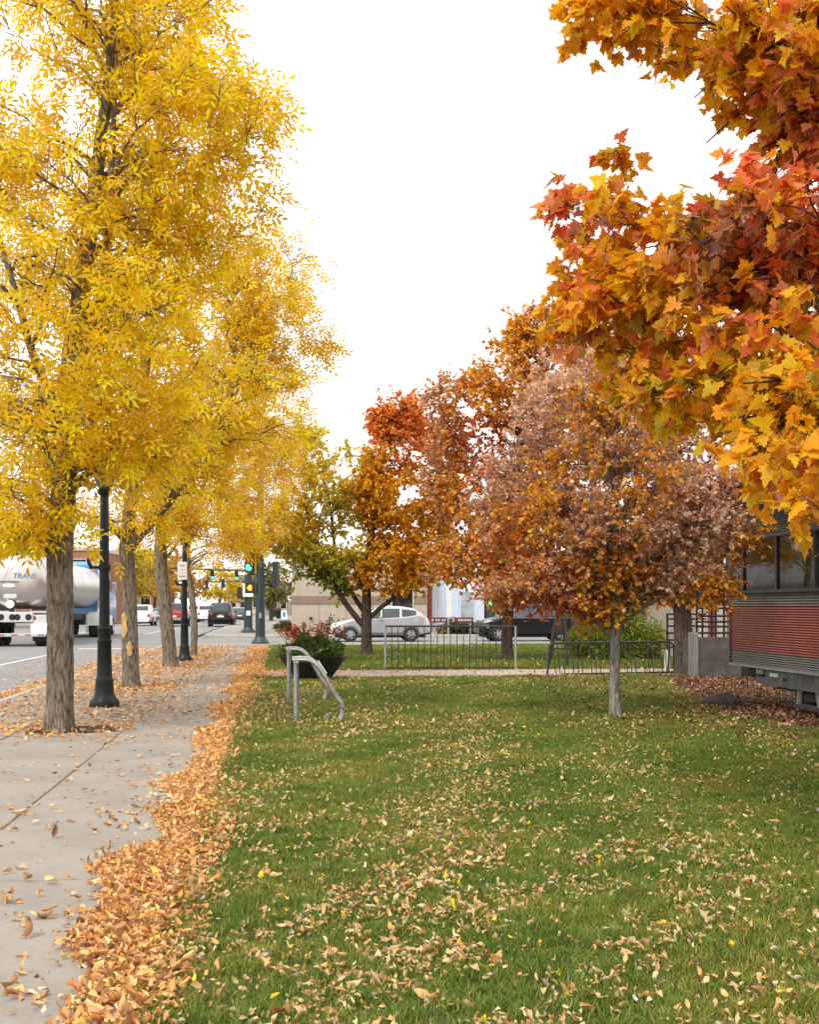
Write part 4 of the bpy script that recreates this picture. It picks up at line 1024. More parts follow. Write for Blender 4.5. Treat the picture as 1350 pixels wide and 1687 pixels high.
# distant pavement furniture
for i, (px, py, h) in enumerate([(463, 1012, 3.4), (452, 1014, 3.2)]):
    d = F*1.5/(py-998); g = G(px, py)
    r = empty('lamp_post', g, 0, ['distant black lamp post between the far signal poles and the tan building', 'distant black lamp post close behind the near signal pole'][i], 'lamp post', 'distant black lamp posts')
    MB().lathe([(.30, 0), (.26, .3), (.13, .5), (.10, 1.0), (.08, h)], 10).build('pole', M_BLK, r, True)
    MB().lathe([(.10, h), (.26, h+.15), (.28, h+.45), (.06, h+.7)], 10).build('lantern', M_BLK, r, True)
bg_ = G(468, 1020); bs_ = empty('sandwich_board', bg_, .2, 'small white and blue sandwich board on the far pavement', 'sign')
for s in (-1, 1):
    q = MB().box((-.32, -.012, 0), (.32, .012, 1.0)).build('panel', M_WHITE, bs_); q.location = (0, s*.18, 0); q.rotation_euler = (s*.16, 0, 0)
    MB().box((-.14, -.022, .25), (.14, -.013, .8)).build('print_patch', mat('blue_print', (.06, .12, .30), .5), q)
wg = G(477, 1019); ws = empty('street_sign', wg, 0, 'white sign panel on a thin post beside the tan building', 'sign')
tubeobj('post', [(0, 0, 0), (0, 0, 2.2)], .04, M_STEEL, ws); MB().box((-.75, -.03, 2.15), (.75, .03, 2.65)).build('plate', M_WHITE, ws)
for i, (px, py) in enumerate([(448, 1017), (456, 1016), (460, 1019)]):
    g = G(px, py); t = empty('litter_bin', g, 0, ['dark litter bin on the far pavement just behind the near signal pole', 'dark litter bin between the distant lamp posts', 'dark litter bin nearest the white sandwich board'][i], 'bin', 'dark bins on the far pavement')
    MB().lathe([(.30, 0), (.33, .1), (.36, .9), (.37, .95)], 12).build('drum', M_BLK, t, True)
    MB().lathe([(.37, .95), (.34, 1.05), (.20, 1.15), (.05, 1.18)], 12).build('lid', M_BLK, t, True)
# ------------------------------------------------------------------ vehicles
M_GLS = glass('car_glass', (.05, .06, .065), .03)
M_TYRE = M_RUB
M_RIM = mat('alloy_rim', (.55, .55, .56), .3, .8, .05)
M_CHR = mat('chrome', (.75, .75, .75), .12, 1.0, .05)
M_TAIL = mat('tail_lamp', (.45, .015, .012), .2, 0, .1, coat=.5)
M_HEADL = mat('head_lamp', (.62, .64, .66), .12, .3, .05, coat=.5)
def wheel(parent, x, y, R=.34, wd=.22, rim=M_RIM):
    s = 1 if y > 0 else -1
    t = MB().lathe([(R*.60, -wd/2), (R*.92, -wd/2), (R, -wd*.36), (R, wd*.36), (R*.92, wd/2), (R*.60, wd/2)], 24, (0, 0, 0), 'y', False).build('wheel', M_TYRE, parent, True)
    t.location = (x, y, R)
    rm = MB(); rm.lathe([(R*.63, s*wd*.30), (R*.63, s*wd*.50), (R*.57, s*wd*.50), (R*.54, s*wd*.34)], 24, (0, 0, 0), 'y', False)
    for k in range(6):
        a = k*math.pi/3+.2; c, q = math.cos(a), math.sin(a)
        pts = []
        for rr, hw in ((R*.08, .045), (R*.58, .03)):
            for e in (-1, 1): pts.append((c*rr - q*hw*e, q*rr + c*hw*e))
        v = [(p[0], s*wd*.46, p[1]) for p in pts] + [(p[0], s*wd*.36, p[1]) for p in pts]
        rm.add(v, [(0, 1, 3, 2), (4, 6, 7, 5), (0, 2, 6, 4), (1, 5, 7, 3), (2, 3, 7, 6), (0, 4, 5, 1)])
    rm.lathe([(.07, s*wd*.34), (.07, s*wd*.48), (.03, s*wd*.50)], 12, (0, 0, 0), 'y')
    rm.build('rim', rim, t, True)
    MB().lathe([(R*.60, s*wd*.10), (R*.60, s*wd*.14)], 20, (0, 0, 0), 'y').build('brake_disc', M_DK, t)
def car(name, loc, heading, label, cat, paint, top, belt, W, L_, wins, wsh=None, rear=None, wheels=None, zb=.30, R=.34, group=None, roof_w=.76, extras=None, mir=True, rails=False, lower=None):
    """top, belt: (x,z) lists, front at +x. wins: side panes as x ranges. wsh/rear: x ranges of the screens"""
    r = empty(name, loc, heading, label, cat, group)
    tx = np.array(sorted(top)); bx = np.array(sorted(belt)); hw = W/2; hl = L_/2
    ZT = lambda x: float(np.interp(x, tx[:, 0], tx[:, 1])); ZB = lambda x: min(float(np.interp(x, bx[:, 0], bx[:, 1])), ZT(x)-.02)
    def WD(x):
        e = max(0, abs(x)-(hl-.75))/.75; return hw*(1-.20*e**2.2)
    def BOT(x):
        e = max(0, abs(x)-(hl-.55))/.55; return zb + .10*e
    def RW(x):
        k = min(1, max(0, (ZT(x)-ZB(x)-.05)/.35)); return WD(x)*(.93*(1-k)+roof_w*k)
    def sec(x):
        w, b, zt, z0 = WD(x), ZB(x), ZT(x), BOT(x); rw = RW(x); h = zt-b
        return [(w*.82, z0), (w*.96, z0+.05), (w*.985, z0+.14*(b-z0)+.03), (w*1.0, z0+.45*(b-z0)), (w*.992, z0+.72*(b-z0)), (w*.975, b-.015), (w*.955, b), (rw+.015, zt-.10*h-.012), (rw*.93, zt-.02*h-.004), (rw*.6, zt+.012), (0, zt+.022)]
    xs = np.unique(np.round(np.concatenate([np.linspace(-hl, hl, 30), tx[:, 0], bx[:, 0]]), 3))
    v = []; k = None
    for x in xs:
        s_ = sec(x); ring = [(x, -y_, z) for y_, z in s_] + [(x, y_, z) for y_, z in s_[-2::-1]]
        k = len(ring); v += ring
    f = []
    for i in range(len(xs)-1):
        for j in range(k-1): f.append((i*k+j, i*k+j+1, (i+1)*k+j+1, (i+1)*k+j))
        f.append((i*k+k-1, i*k, (i+1)*k, (i+1)*k+k-1))
    f += [tuple(range(k)), tuple(range((len(xs)-1)*k, len(xs)*k))]
    MB().add(v, f).build('body', paint, r, True)
    for s in (-1, 1):
        for (x0, x1, f0, f1) in wins:
            def pt(a, q):
                x = x0+(x1-x0)*a; w, b, zt = WD(x), ZB(x), ZT(x); rw = RW(x)+.015; h = zt-b
                p0 = np.array([w*.955, b]); p1 = np.array([rw, zt-.10*h-.012]); p = p0+(p1-p0)*(f0+(f1-f0)*q)
                return (x, s*(p[0]+.008), p[1])
            MB().grid(pt, np.linspace(0, 1, 10), np.linspace(0, 1, 4)).build('window', M_GLS, r, True)
        if wheels:
            for wx in wheels:
                a_ = MB(); a_.grid(lambda t, q: (wx + (R*(1.0+.17*q))*math.cos(t), s*(WD(wx)+.006+.012*q), R + (R*(1.0+.17*q))*math.sin(t)), np.linspace(-.15, math.pi+.15, 18), [0, .5, 1]); a_.build('wheel_arch', M_DK if lower is None else lower, r, True)
                wheel(r, wx, s*(hw-.095), R)
        if lower is not None:
            MB().box((wheels[1]+R*1.1, s*(hw-.03), zb+.0), (wheels[0]-R*1.1, s*(hw+.008), zb+.13), .01).build('sill_trim', lower, r)
        if mir and wsh:
            MB().box((wsh[1]-.30, s*(hw+.0), ZB(wsh[1])+.02), (wsh[1]-.16, s*(hw+.17), ZB(wsh[1])+.15), .03).build('mirror', paint, r)
        xh = hl-.14
        MB().grid(lambda a, q: (hl-.05-.38*a, s*(WD(hl-.05-.38*a)*(.99)+.012-.03*(1-a)), ZB(hl-.3)-.22+.13*q+.02*a), np.linspace(0, 1, 6), np.linspace(0, 1, 4)).build('headlight', M_HEADL, r, True)
        MB().box((-hl-.012, s*(hw*.60), BOT(-hl)+.34), (-hl+.10, s*(hw*.80+.01), ZB(-hl+.1)-.02), .01).build('tail_light', M_TAIL, r)
        if rails: tubeobj('roof_rail', [(-hl*.72, s*hw*.66, ZT(-hl*.55)+.03), (0, s*hw*.66, ZT(0)+.05), (hl*.06, s*hw*.64, ZT(hl*.06)+.02)], .018, M_CHR, r, 6)
    def scr(rng_, nm):
        x0, x1 = rng_
        MB().grid(lambda a, q: (x0+(x1-x0)*a, (q*2-1)*RW(x0+(x1-x0)*a)*.90, ZT(x0+(x1-x0)*a)+.022-.03*(q*2-1)**2*.6+.012), np.linspace(.04, .96, 8), np.linspace(0, 1, 9)).build(nm, M_GLS, r, True)
    if wsh: scr(wsh, 'windscreen')
    if rear: scr(rear, 'rear_window')
    MB().box((-hl-.035, -hw*.74, zb+.02), (-hl+.2, hw*.74, zb+.20), .03).build('rear_bumper', paint if lower is None else lower, r)
    MB().box((-hl-.045, -.26, zb+.26), (-hl-.02, .26, zb+.39)).build('number_plate', M_WHITE, r)
    MB().box((-hl*.9, -hw*.8, .2), (hl*.9, hw*.8, zb+.03)).build('underbody', M_DK, r)
    return r
def on_road(px, d, z=-.15):
    p = P(px, 1000, d); p[2] = z; return p
HL = math.pi                        # heading to the left of the frame (street -X)
SIL = mat('silver_paint', (.50, .51, .52), .28, .55, .04, 3, coat=.6)
GRY = mat('grey_cladding', (.10, .10, .10), .6)
BLKP = mat('black_car_paint', (.008, .009, .011), .25, 0, .1, 3, coat=.25, spec=.35)
WHTP = mat('white_car_paint', (.74, .74, .73), .3, 0, .03, 3, coat=.5)
REDP = mat('red_car_paint', (.42, .03, .025), .3, .1, .06, 3, coat=.6)
cross_top = [(2.3, .70), (2.2, .84), (1.5, 1.00), (1.15, 1.07), (.75, 1.27), (.25, 1.53), (-.2, 1.63), (-.9, 1.62), (-1.5, 1.53), (-1.85, 1.38), (-2.15, 1.10), (-2.3, .82)]
cross_belt = [(2.3, .66), (1.5, .95), (1.15, 1.02), (0, 1.05), (-1.2, 1.12), (-1.7, 1.22), (-2.0, 1.12), (-2.3, .8)]
car('silver_car', on_road(626, 55.6), HL, 'silver crossover car with alloy wheels crossing behind the forked corner maple', 'car', SIL, cross_top, cross_belt, 1.82, 4.6,
    [(.78, .02, .06, .92), (-.04, -.85, .06, .92), (-.95, -1.62, .10, .88)], (1.12, .27), (-2.12, -1.60), (1.42, -1.36), lower=GRY, rails=False)
suv_top = [(2.4, .80), (2.3, .95), (1.7, 1.08), (1.25, 1.14), (.80, 1.38), (.35, 1.62), (-.1, 1.70), (-1.2, 1.70), (-1.9, 1.62), (-2.2, 1.30), (-2.4, .9)]
suv_belt = [(2.4, .76), (1.25, 1.08), (0, 1.10), (-1.5, 1.14), (-2.1, 1.16), (-2.4, .85)]
car('black_suv', on_road(868, 56.2), HL, 'glossy black sport utility car with chrome window line behind a maple trunk', 'car', BLKP, suv_top, suv_belt, 1.9, 4.8,
    [(.85, .05, .06, .92), (-.03, -.95, .06, .92), (-1.05, -1.9, .08, .9)], (1.22, .37), (-2.22, -1.92), (1.5, -1.45), R=.36, rails=True)
bs = [o for o in COL.objects if o.name == 'black_suv'][0]
for s in (-1, 1): MB().box((-1.95, s*.915, 1.075), (1.0, s*.935, 1.115)).build('chrome_trim', M_CHR, bs)
for s in (-1, 1):
    for x in (.25, -.75): MB().box((x-.1, s*.945, .93), (x+.1, s*.965, .955)).build('door_handle', M_CHR, bs)
UPH = math.pi/2                     # heading away up the street
van_top = [(2.2, .8), (2.1, .95), (1.4, 1.1), (.9, 1.45), (.5, 1.68), (0, 1.74), (-1.5, 1.72), (-1.9, 1.6), (-2.1, 1.2), (-2.2, .9)]
van_belt = [(2.2, .75), (1.3, 1.05), (-1.7, 1.12), (-2.0, 1.14), (-2.2, .85)]
ped_top = [(2.7, .95), (2.6, 1.12), (1.4, 1.2), (1.0, 1.5), (.6, 1.82), (-.4, 1.86), (-.62, 1.82), (-.82, 1.30), (-.85, 1.14), (-2.6, 1.14), (-2.7, 1.12)]
ped_belt = [(2.7, .9), (1.3, 1.12), (-.8, 1.12), (-.9, 1.08), (-2.7, 1.08)]
topper_top = [(2.7, .95), (2.6, 1.12), (1.4, 1.2), (1.0, 1.5), (.6, 1.85), (-.4, 1.88), (-2.35, 1.88), (-2.52, 1.76), (-2.66, 1.16), (-2.7, 1.1)]
topper_belt = [(2.7, .9), (1.3, 1.12), (-2.6, 1.12), (-2.7, 1.05)]
TG = 'traffic far up the street'
def rear_traffic(nm, px, d, lab, cat, paint, t, b, W, Ln, wins, ws, rr, wh, R=.36, **k):
    return car(nm, on_road(px, d), UPH, lab, cat, paint, t, b, W, Ln, wins, ws, rr, wh, R=R, group=TG, **k)
rear_traffic('white_suv', 236, 100, 'white sport utility car seen from behind, between two sidewalk trunks', 'car', WHTP, van_top, van_belt, 1.9, 4.4, [(.8, -.2, .1, .9), (-.3, -1.6, .1, .9)], (1.35, .55), (-2.1, -1.72), (1.4, -1.35))
red = rear_traffic('red_pickup', 290, 97, 'red pickup truck seen from behind with pale bumper', 'pickup truck', REDP, ped_top, ped_belt, 1.98, 5.4, [(.7, .1, .1, .9), (.02, -.5, .1, .9)], (1.35, .6), (-.84, -.60), (1.7, -1.6), .40, zb=.5)
MB().box((-2.78, -.98, .50), (-2.68, .98, .68), .02).build('step_bumper', M_CHR, red)
bp = rear_traffic('black_pickup', 366, 96, 'black pickup truck with a canopy over its bed seen from behind', 'pickup truck', BLKP, topper_top, topper_belt, 2.0, 5.4, [(.7, .1, .1, .9), (.02, -.5, .1, .9), (-.9, -2.3, .15, .9)], (1.35, .6), (-2.66, -2.42), (1.7, -1.6), .40, zb=.5)
MB().prism([(-.13, -.03), (-.05, -.03), (-.05, -.05), (.05, -.05), (.05, -.03), (.13, -.03), (.13, .03), (.05, .03), (.05, .05), (-.05, .05), (-.05, .03), (-.13, .03)], -2.735, -2.715, 'yz').build('emblem', mat('gold_emblem', (.62, .45, .14), .35, .5), bp).location = (0, 0, .95)
sed_top = [(2.2, .7), (1.2, .95), (.5, 1.36), (0, 1.45), (-.9, 1.40), (-1.5, 1.05), (-2.1, 1.0), (-2.2, .75)]
sed_belt = [(2.2, .66), (1.2, .9), (-1.4, .95), (-2.2, .72)]
for nm, px, d, lab, pt in [('grey_car', 263, 128, 'small pale grey car glimpsed between the white car and the red pickup', mat('grey_paint', (.30, .32, .34), .3, .4, coat=.4)), ('white_car', 322, 130, 'white car far up the street beyond the slender trunk', WHTP), ('grey_car', 396, 128, 'dark grey car parked past the black pickup beside the far pole', mat('dark_grey_paint', (.08, .085, .09), .3, .3, coat=.4)), ('white_car', 340, 122, 'white car just ahead of the black pickup', WHTP), ('white_car', 388, 150, 'tiny white car far up the street past the black pickup', WHTP)]:
    rear_traffic(nm, px, d, lab, 'car', pt, van_top if px in (340, 322) else sed_top, van_belt if px in (340, 322) else sed_belt, 1.8, 4.4, [(.5, -.2, .1, .9), (-.3, -1.0, .1, .9)], (1.15, .5), (-1.5, -1.0) if px not in (340, 322) else (-2.1, -1.72), (1.4, -1.35), .33)

# tanker truck
d0 = 48.2; tk0 = on_road(24, d0)
tk = empty('tanker_truck', tk0, UPH, 'polished tanker truck with blue sleeper cab in the near lane', 'truck')
M_TANK = mat('polished_tank', (.58, .54, .50), .33, 1.0, .05, 2); M_FEND = mat('polished_fender', (.70, .70, .70), .22, .9, .05, 3)
BLU = mat('blue_cab', (.10, .30, .58), .28, .1, .06, 2, coat=.6)
# local x forward, y left, z up, rear bumper at x=0
HW, HH, ZC = 1.24, 1.10, 2.62
def tankring(x, s): return [(x, s*HW*math.cos(a), ZC + s*HH*math.sin(a)*1.0) for a in np.linspace(0, 2*math.pi, 41)[:-1]]
prof = [(.55, .30), (.50, .55), (.52, .75), (.60, .90), (.75, .985), (.85, 1.0), (15.4, 1.0), (15.6, .97), (15.75, .85), (15.8, .5), (15.82, .01)]
prof = [(.36, .01), (.38, .35), (.43, .62), (.52, .84), (.66, .97), (.80, 1.0)] + prof[6:]
v = [];  [v.extend(tankring(x, s)) for x, s in prof]
f = [(i*40+j, i*40+(j+1) % 40, (i+1)*40+(j+1) % 40, (i+1)*40+j) for i in range(len(prof)-1) for j in range(40)]
MB().add(v, f).build('tank', M_TANK, tk, True)
for x in (.82, 3.5, 6.5, 9.5, 12.2, 15.2):
    MB().add([p for q in (x, x+.08) for p in tankring(q, 1.012)], [(j, (j+1) % 40, 40+(j+1) % 40, 40+j) for j in range(40)]).build('tank_band', M_TANK, tk, True)
MB().box((2.0, -.25, 3.70), (13.5, .25, 3.80), .02).build('catwalk', M_FEND, tk)
bmp_ = MB(); bmp_.box((-.02, -1.22, .40), (.10, 1.22, .54), .02); bmp_.build('rear_bumper', M_FEND, tk)
for y in np.linspace(-1.05, 1.05, 5): MB().box((-.03, y-.12, .44), (-.021, y+.12, .50)).build('reflector', mat('reflector_red', (.55, .04, .03), .3), tk)
lb = MB().box((.02, -.72, .98), (.16, .72, 1.40), .03).build('light_panel', M_FEND, tk)
for y in (-.54, -.1, .10, .54): MB().lathe([(.13, -.012), (.13, .03), (.02, .03)], 16, (0, 0, 0), 'x').build('light_port', M_DK, lb, True).location = (.02, y, 1.19)
for y in (-.95, .95):
    fd = MB(); fd.grid(lambda a, q: (1.45 + 1.5*math.cos(a), y + (q-.5)*.62, .5 + .85*max(0, math.sin(a))**.7), np.linspace(0, math.pi, 14), [0, 1]); fd.build('fender', M_FEND, tk, True)
    MB().box((.10, y-.29, .82), (.17, y+.29, 1.28), .02).build('fender_end', M_FEND, tk)
    MB().lathe([(.09, .095), (.09, .085), (.01, .08)], 14, (0, y*.78, 1.16), 'x').build('tail_light', M_TAIL, tk, True)
    MB().box((.18, y-.28, .22), (.20, y+.28, .82)).build('mud_flap', M_RUB, tk)
    for x in (.95, 2.2): wheel(tk, x, y, .5, .55)
for q, (z, y) in enumerate([(2.95, -.86), (2.78, -.92), (2.60, -.90)]): MB().lathe([(.045, -.02), (.03, .05)], 8, (.62, y, z), 'x').build('marker', M_DK, tk)
MB().lathe([(.17, .30), (.17, .40), (.13, .44)], 18, (0, .25, 1.72), 'x').build('outlet_cap', M_WHITE, tk, True)
MB().box((.33, -.02, 1.95), (.48, .52, 2.12), .03).build('valve', M_FEND, tk)
text_part('TRANS', .30, (.325, -.30, 2.86), (math.pi/2, 0, -math.pi/2), mat('blue_letter', (.06, .22, .55), .4), tk, shear=.25)
MB().box((.335, -.10, 2.60), (.345, .72, 2.66)).build('print_line', mat('grey_letter', (.16, .15, .14), .5), tk)
MB().lathe([(.26, .335), (.26, .35)], 20, (0, 0, 0), 'x').build('oval_badge', M_WHITE, tk, True).matrix_local = Matrix.Translation((0, .30, 2.48)) @ Matrix.Diagonal((1, 1, .28, 1))
MB().box((3.1, -1.14, .95), (5.6, -1.10, 1.55), .01).build('side_box', M_FEND, tk)
MB().box((.2, -.45, .95), (15.5, .45, 1.2)).build('chassis', M_DK, tk)
for y in (-.9, .9): MB().box((12.4, y-.05, .3), (12.6, y+.05, 1.2)).build('landing_leg', M_FEND, tk)
# tractor
cb = MB(); poly = [(13.3, 1.15), (13.3, 3.85), (13.6, 4.05), (15.2, 4.0), (15.9, 3.3), (16.1, 2.5), (18.2, 2.25), (18.5, 1.9), (18.5, .8), (13.8, .8)]
poly = [(a+3.1, b) for a, b in poly]
cb.prism(poly, -1.15, 1.15, 'xz'); cb.build('cab', BLU, tk)
for s in (-1, 1):
    MB().box((18.35, s*1.155, 2.45), (19.00, s*1.165, 3.15)).build('window', M_GLS, tk); MB().box((17.00, s*1.155, 2.6), (17.70, s*1.165, 3.1)).build('sleeper_window', M_GLS, tk)
    MB().box((16.50, s*1.05, .55), (19.50, s*1.22, 1.1), .03).build('side_skirt', M_WHITE, tk)
    MB().tube([(16.25, s*.95, .9), (16.25, s*.95, 4.2)], .09, 10).build('exhaust_stack', M_CHR, tk, True)
    fd = MB(); fd.grid(lambda a, q: (15.45 + 1.3*math.cos(a), s*.95 + (q-.5)*.66, .62 + .72*max(0, math.sin(a))**.6), np.linspace(0, math.pi, 14), [0, 1]); fd.build('fender', M_WHITE, tk, True)
    for x in (14.85, 16.05): wheel(tk, x, s*.95, .5, .55)
    wheel(tk, 20.4, s*1.0, .5, .3)
    MB().box((18.90, s*1.25, 2.3), (19.00, s*1.5, 2.95), .02).build('mirror', M_CHR, tk)
MB().box((14.00, -.5, .7), (21.40, .5, 1.0)).build('frame_rail', M_DK, tk)
# ------------------------------------------------------------------ dining car on its rails
XW = 6.9                                  # wall plane facing the lawn
YN, YF = 6.0, 17.7                       # near end (out of frame) and far end
M_CG = mat('grey_siding', (.115, .110, .105), .5, .2, .16, 3); M_CR = mat('red_siding', (.22, .036, .020), .5, 0, .12, 3)
M_FR = mat('window_frame_paint', (.022, .022, .022), .4)
dc = empty('dining_car', (XW, YF, 0), 0, 'grey and red corrugated railway dining car at the lawn edge', 'rail car')
LN = YF - YN
def corr(nm, z0, z1, m, pitch=.034, amp=.010, depth=0.0):
    k = max(2, int(round((z1-z0)/pitch))); zs = np.linspace(z0, z1, k*4+1)
    mb = MB(); mb.grid(lambda z, y_: (-amp*(.5+.5*math.cos(2*math.pi*(z-z0)/((z1-z0)/k))) - depth, -y_, z), zs, [0, LN*.5, LN])
    o = mb.build(nm, m, dc, True); return o
MB().box((.02, 0, .62), (2.9, -LN, 3.02)).build('shell', mat('shell_grey', (.14, .14, .135), .6), dc)
corr('siding', .64, .83, M_CG); corr('siding', .835, 1.495, M_CR); corr('siding', 1.50, 1.685, M_CG); corr('siding', 2.50, 2.98, M_CG)
MB().box((-.03, .02, .60), (.02, -LN, .635)).build('sill_strip', mat('strip_metal', (.35, .34, .33), .35, .6), dc)
MB().box((-.03, .02, 2.98), (.02, -LN, 3.03)).build('cornice_strip', mat('strip_metal', (.35, .34, .33), .35, .6), dc)
MB().box((-.028, .025, .62), (.015, -.02, 3.0)).build('corner_post', M_CG, dc)
WG = glass('dining_glass', (.02, .016, .012), .02); WG.node_tree.nodes['Principled BSDF'].inputs['Specular IOR Level'].default_value = .32
ws_ = [(.12, .52), (.58, 1.72), (1.78, 2.92), (2.98, 4.12), (4.18, 5.32), (5.38, 6.52), (6.58, 7.72), (7.78, 8.92), (8.98, 10.1), (10.16, 11.3)]
MB().box((-.008, -.06, 1.69), (.02, -LN, 2.495)).build('window_band', M_FR, dc)
for a, b in ws_:
    MB().box((-.012, -a-.02, 1.74), (-.0085, -b+.02, 2.45)).build('window', WG, dc)
    MB().box((-.04, -b-.005, 1.695), (-.0125, -b-.055, 2.49)).build('mullion', M_FR, dc)
MB().box((-.045, -.08, 1.688), (-.013, -LN, 1.728)).build('window_sill', M_FR, dc)
MB().box((-.045, -.08, 2.462), (-.013, -LN, 2.496)).build('window_head', M_FR, dc)
rf = MB(); rf.grid(lambda a, y_: (1.45 - 1.72*math.cos(a), -y_, 3.03 + .85*math.sin(a)**.8), np.linspace(0.0, math.pi, 18), [-.05, LN*.5, LN]); rf.build('roof', mat('roof_red', (.17, .015, .02), .55, 0, .15, 2), dc, True)
tubeobj('gutter_pipe', [(-.10, -.3, 3.03), (-.10, -LN, 3.03)], .02, M_CG, dc)
for y_ in (.9, 3.2, 5.5): MB().box((-.16, -y_-.03, 2.93), (-.03, -y_+.03, 3.02), .01).build('lamp_bracket', M_FR, dc)
M_UF = mat('underframe', (.14, .15, .145), .55, .3, .2, 6); M_UD = mat('underframe_dark', (.035, .033, .03), .8, 0, .3, 6)
MB().box((.10, -.75, .36), (.16, -LN, .60)).build('side_sill', M_UF, dc)
for q in range(4): MB().box((.08, -.85-.06*q, .47), (.0995, -.885-.06*q, .50)).build('bolt', M_UD, dc)
MB().box((.07, -.80, .51), (.0995, -1.05, .57)).build('plate', mat('strip_metal', (.35,)*3), dc)
text_part('2653', .075, (.097, -1.75, .47), (math.pi/2, 0, -math.pi/2), M_UD, dc, ext=.002)
MB().box((.085, -1.25, .49), (.0995, -1.52, .545)).build('worn_lettering', M_WHITE, dc)
MB().box((.25, .22, .42), (.7, -.6, .60), .02).build('coupler_box', M_UD, dc)
tubeobj('step_iron', [(.05, -.30, .6), (.05, -.30, .30), (.05, -.52, .30), (.05, -.52, .6)], .015, M_UF, dc)
MB().box((.3, -1.0, .30), (2.6, -LN, .58)).build('floor_beams', M_UD, dc)
bg = MB(); bg.box((.18, -1.9, .20), (.30, -4.2, .32), .02); bg.build('bogie_frame', M_UD, dc)
for y_ in (2.05, 2.75): MB().tube([(.16, -y_-.1 if y_ < 2.4 else -y_+.1, .44), (.16, -y_, .08)], [.05, .04], 6).build('bogie_strut', mat('strut_paint', (.20, .20, .18), .6), dc)
MB().box((.12, -1.98, .10), (.24, -2.85, .17), .01).build('bogie_shoe', M_UD, dc)
for y_ in (1.75, 3.4):
    for x_ in (.45, 1.95): MB().lathe([(.31, -.06), (.34, -.05), (.34, -.02), (.31, 0), (.31, .06), (.08, .08)], 20, (x_, -y_, .42), 'x').build('wheel', M_UD, dc, True)
tr_ = empty('rail_track', (XW, YF+.6, 0), 0, 'rusty railway track half buried in leaves beneath the dining car', 'track')
for x_ in (.45, 1.95): MB().box((x_-.04, 0, .012), (x_+.04, -LN-2, .085), .01).build('rail', mat('rust_rail', (.13, .06, .035), .8, .2, .3, 8), tr_)
for k in range(14): MB().box((.1, -.3-k*.8, .013), (2.4, -.52-k*.8, .03)).build('sleeper', M_WD, tr_)

# boulder
rb = np.random.default_rng(4); bo = G(1190, 1163)
import bmesh
bm = bmesh.new(); bmesh.ops.create_icosphere(bm, subdivisions=4, radius=1)
co_ = np.array([v.co[:] for v in bm.verts]); dsp = 1 + .16*vnoise(co_*1.6, 2, 1.4) + .09*vnoise(co_*4, 3, 2) + .04*vnoise(co_*9, 5, 2)
for v, q, s in zip(bm.verts, co_, dsp): v.co = (q[0]*s*.30, q[1]*s*.26, max(-.1, q[2]*s*.17)+.03)
me = bpy.data.meshes.new('boulder'); bm.to_mesh(me); bm.free(); me.shade_smooth()
o = link('boulder', me, None, mat('boulder_stone', (.085, .072, .062), .95, 0, .3, 5, bmp=.6, bscale=30)); o.location = bo
tag(o, 'low grey boulder among brown leaves before the dining car end', 'rock')

# ramp with concrete wall and black railing beside the dark trunk
rp0 = P(1150, 1000, 24.6); rp0[2] = 0
ra = empty('entrance_ramp', rp0, 0, 'concrete entrance ramp wall between the dark trunk and the dining car', 'ramp')
MB().box((0, 0, 0), (5.5, .25, .85), .01).build('wall', mat('ramp_concrete', (.085, .072, .060), .9, 0, .25, 4, bmp=.3), ra)
MB().box((-.10, -.06, 0), (.0, .3, .95), .01).build('pillar', mat('pale_concrete', (.20, .185, .17), .85, 0, .15, 5), ra)
MB().box((0, .25, 0), (5.5, .9, .80)).build('deck', mat('ramp_concrete', (.23, .205, .18)), ra)
ral = empty('ramp_railing', rp0 + np.array([0, .1, .85]), 0, 'black metal railing of thin bars on the entrance ramp wall', 'railing')
for z in (.09, .22, .32, .44, .60, .73, .85, .98): tubeobj('rail', [(0, 0, z), (5.4, 0, z)], .024 if z < .9 else .03, M_BLK, ral, 6)
for x in (0.02, .14, .34, .42, .60, 1.6, 2.8, 4, 5.4): tubeobj('post', [(x, 0, -.02), (x, 0, 1.0)], .022, M_BLK, ral, 6)
r2 = P(1100, 1000, 27.2); r2[2] = 0
sg2 = empty('stair_railing', r2, 0, 'short black stair railing on white posts left of the thick dark trunk', 'railing')
for x in (0, .42): MB().box((x-.05, -.05, 0), (x+.05, .05, .50)).build('white_post', M_WHITE, sg2); tubeobj('post', [(x, 0, .5), (x, 0, 1.32)], .022, M_BLK, sg2, 6)
for z in (.56, .72, .88, 1.04, 1.2, 1.31): tubeobj('rail', [(0, 0, z), (.9, 0, z)], .022, M_BLK, sg2, 6)
# red building behind the ramp
rb0 = P(1150, 1000, 33); rb0[2] = 0
rbd = empty('red_building', rb0, 0, 'dark red and cream building behind the ramp and dining car', 'building')
MB().box((0, 0, 0), (11, 6, 1.5)).build('base_wall', mat('cream_wall', (.50, .42, .34), .85, 0, .1, 3), rbd)
MB().box((.0, -.004, 1.5), (11, 6, 3.6)).build('wall', mat('dark_red_wall', (.20, .03, .025), .8, 0, .15, 3), rbd)
for k in range(4):
    x = .7+k*2.4; MB().box((x, -.06, 1.7), (x+1.3, -.005, 2.9)).build('window_frame', M_WHITE, rbd); MB().box((x+.08, -.075, 1.78), (x+1.22, -.061, 2.82)).build('window', WG, rbd)
MB().prism([(-.4, 3.6), (11.4, 3.6), (10.4, 4.6), (.6, 4.6)], -.4, 6.4, 'xz').build('roof', mat('roof_red', (.17, .015, .02)), rbd)
for k in range(3): MB().box((.3+k*.55, -.10, .1), (.5+k*.55, -.006, 1.45)).build('pilaster', mat('brick_red', (.26, .06, .05), .85), rbd)

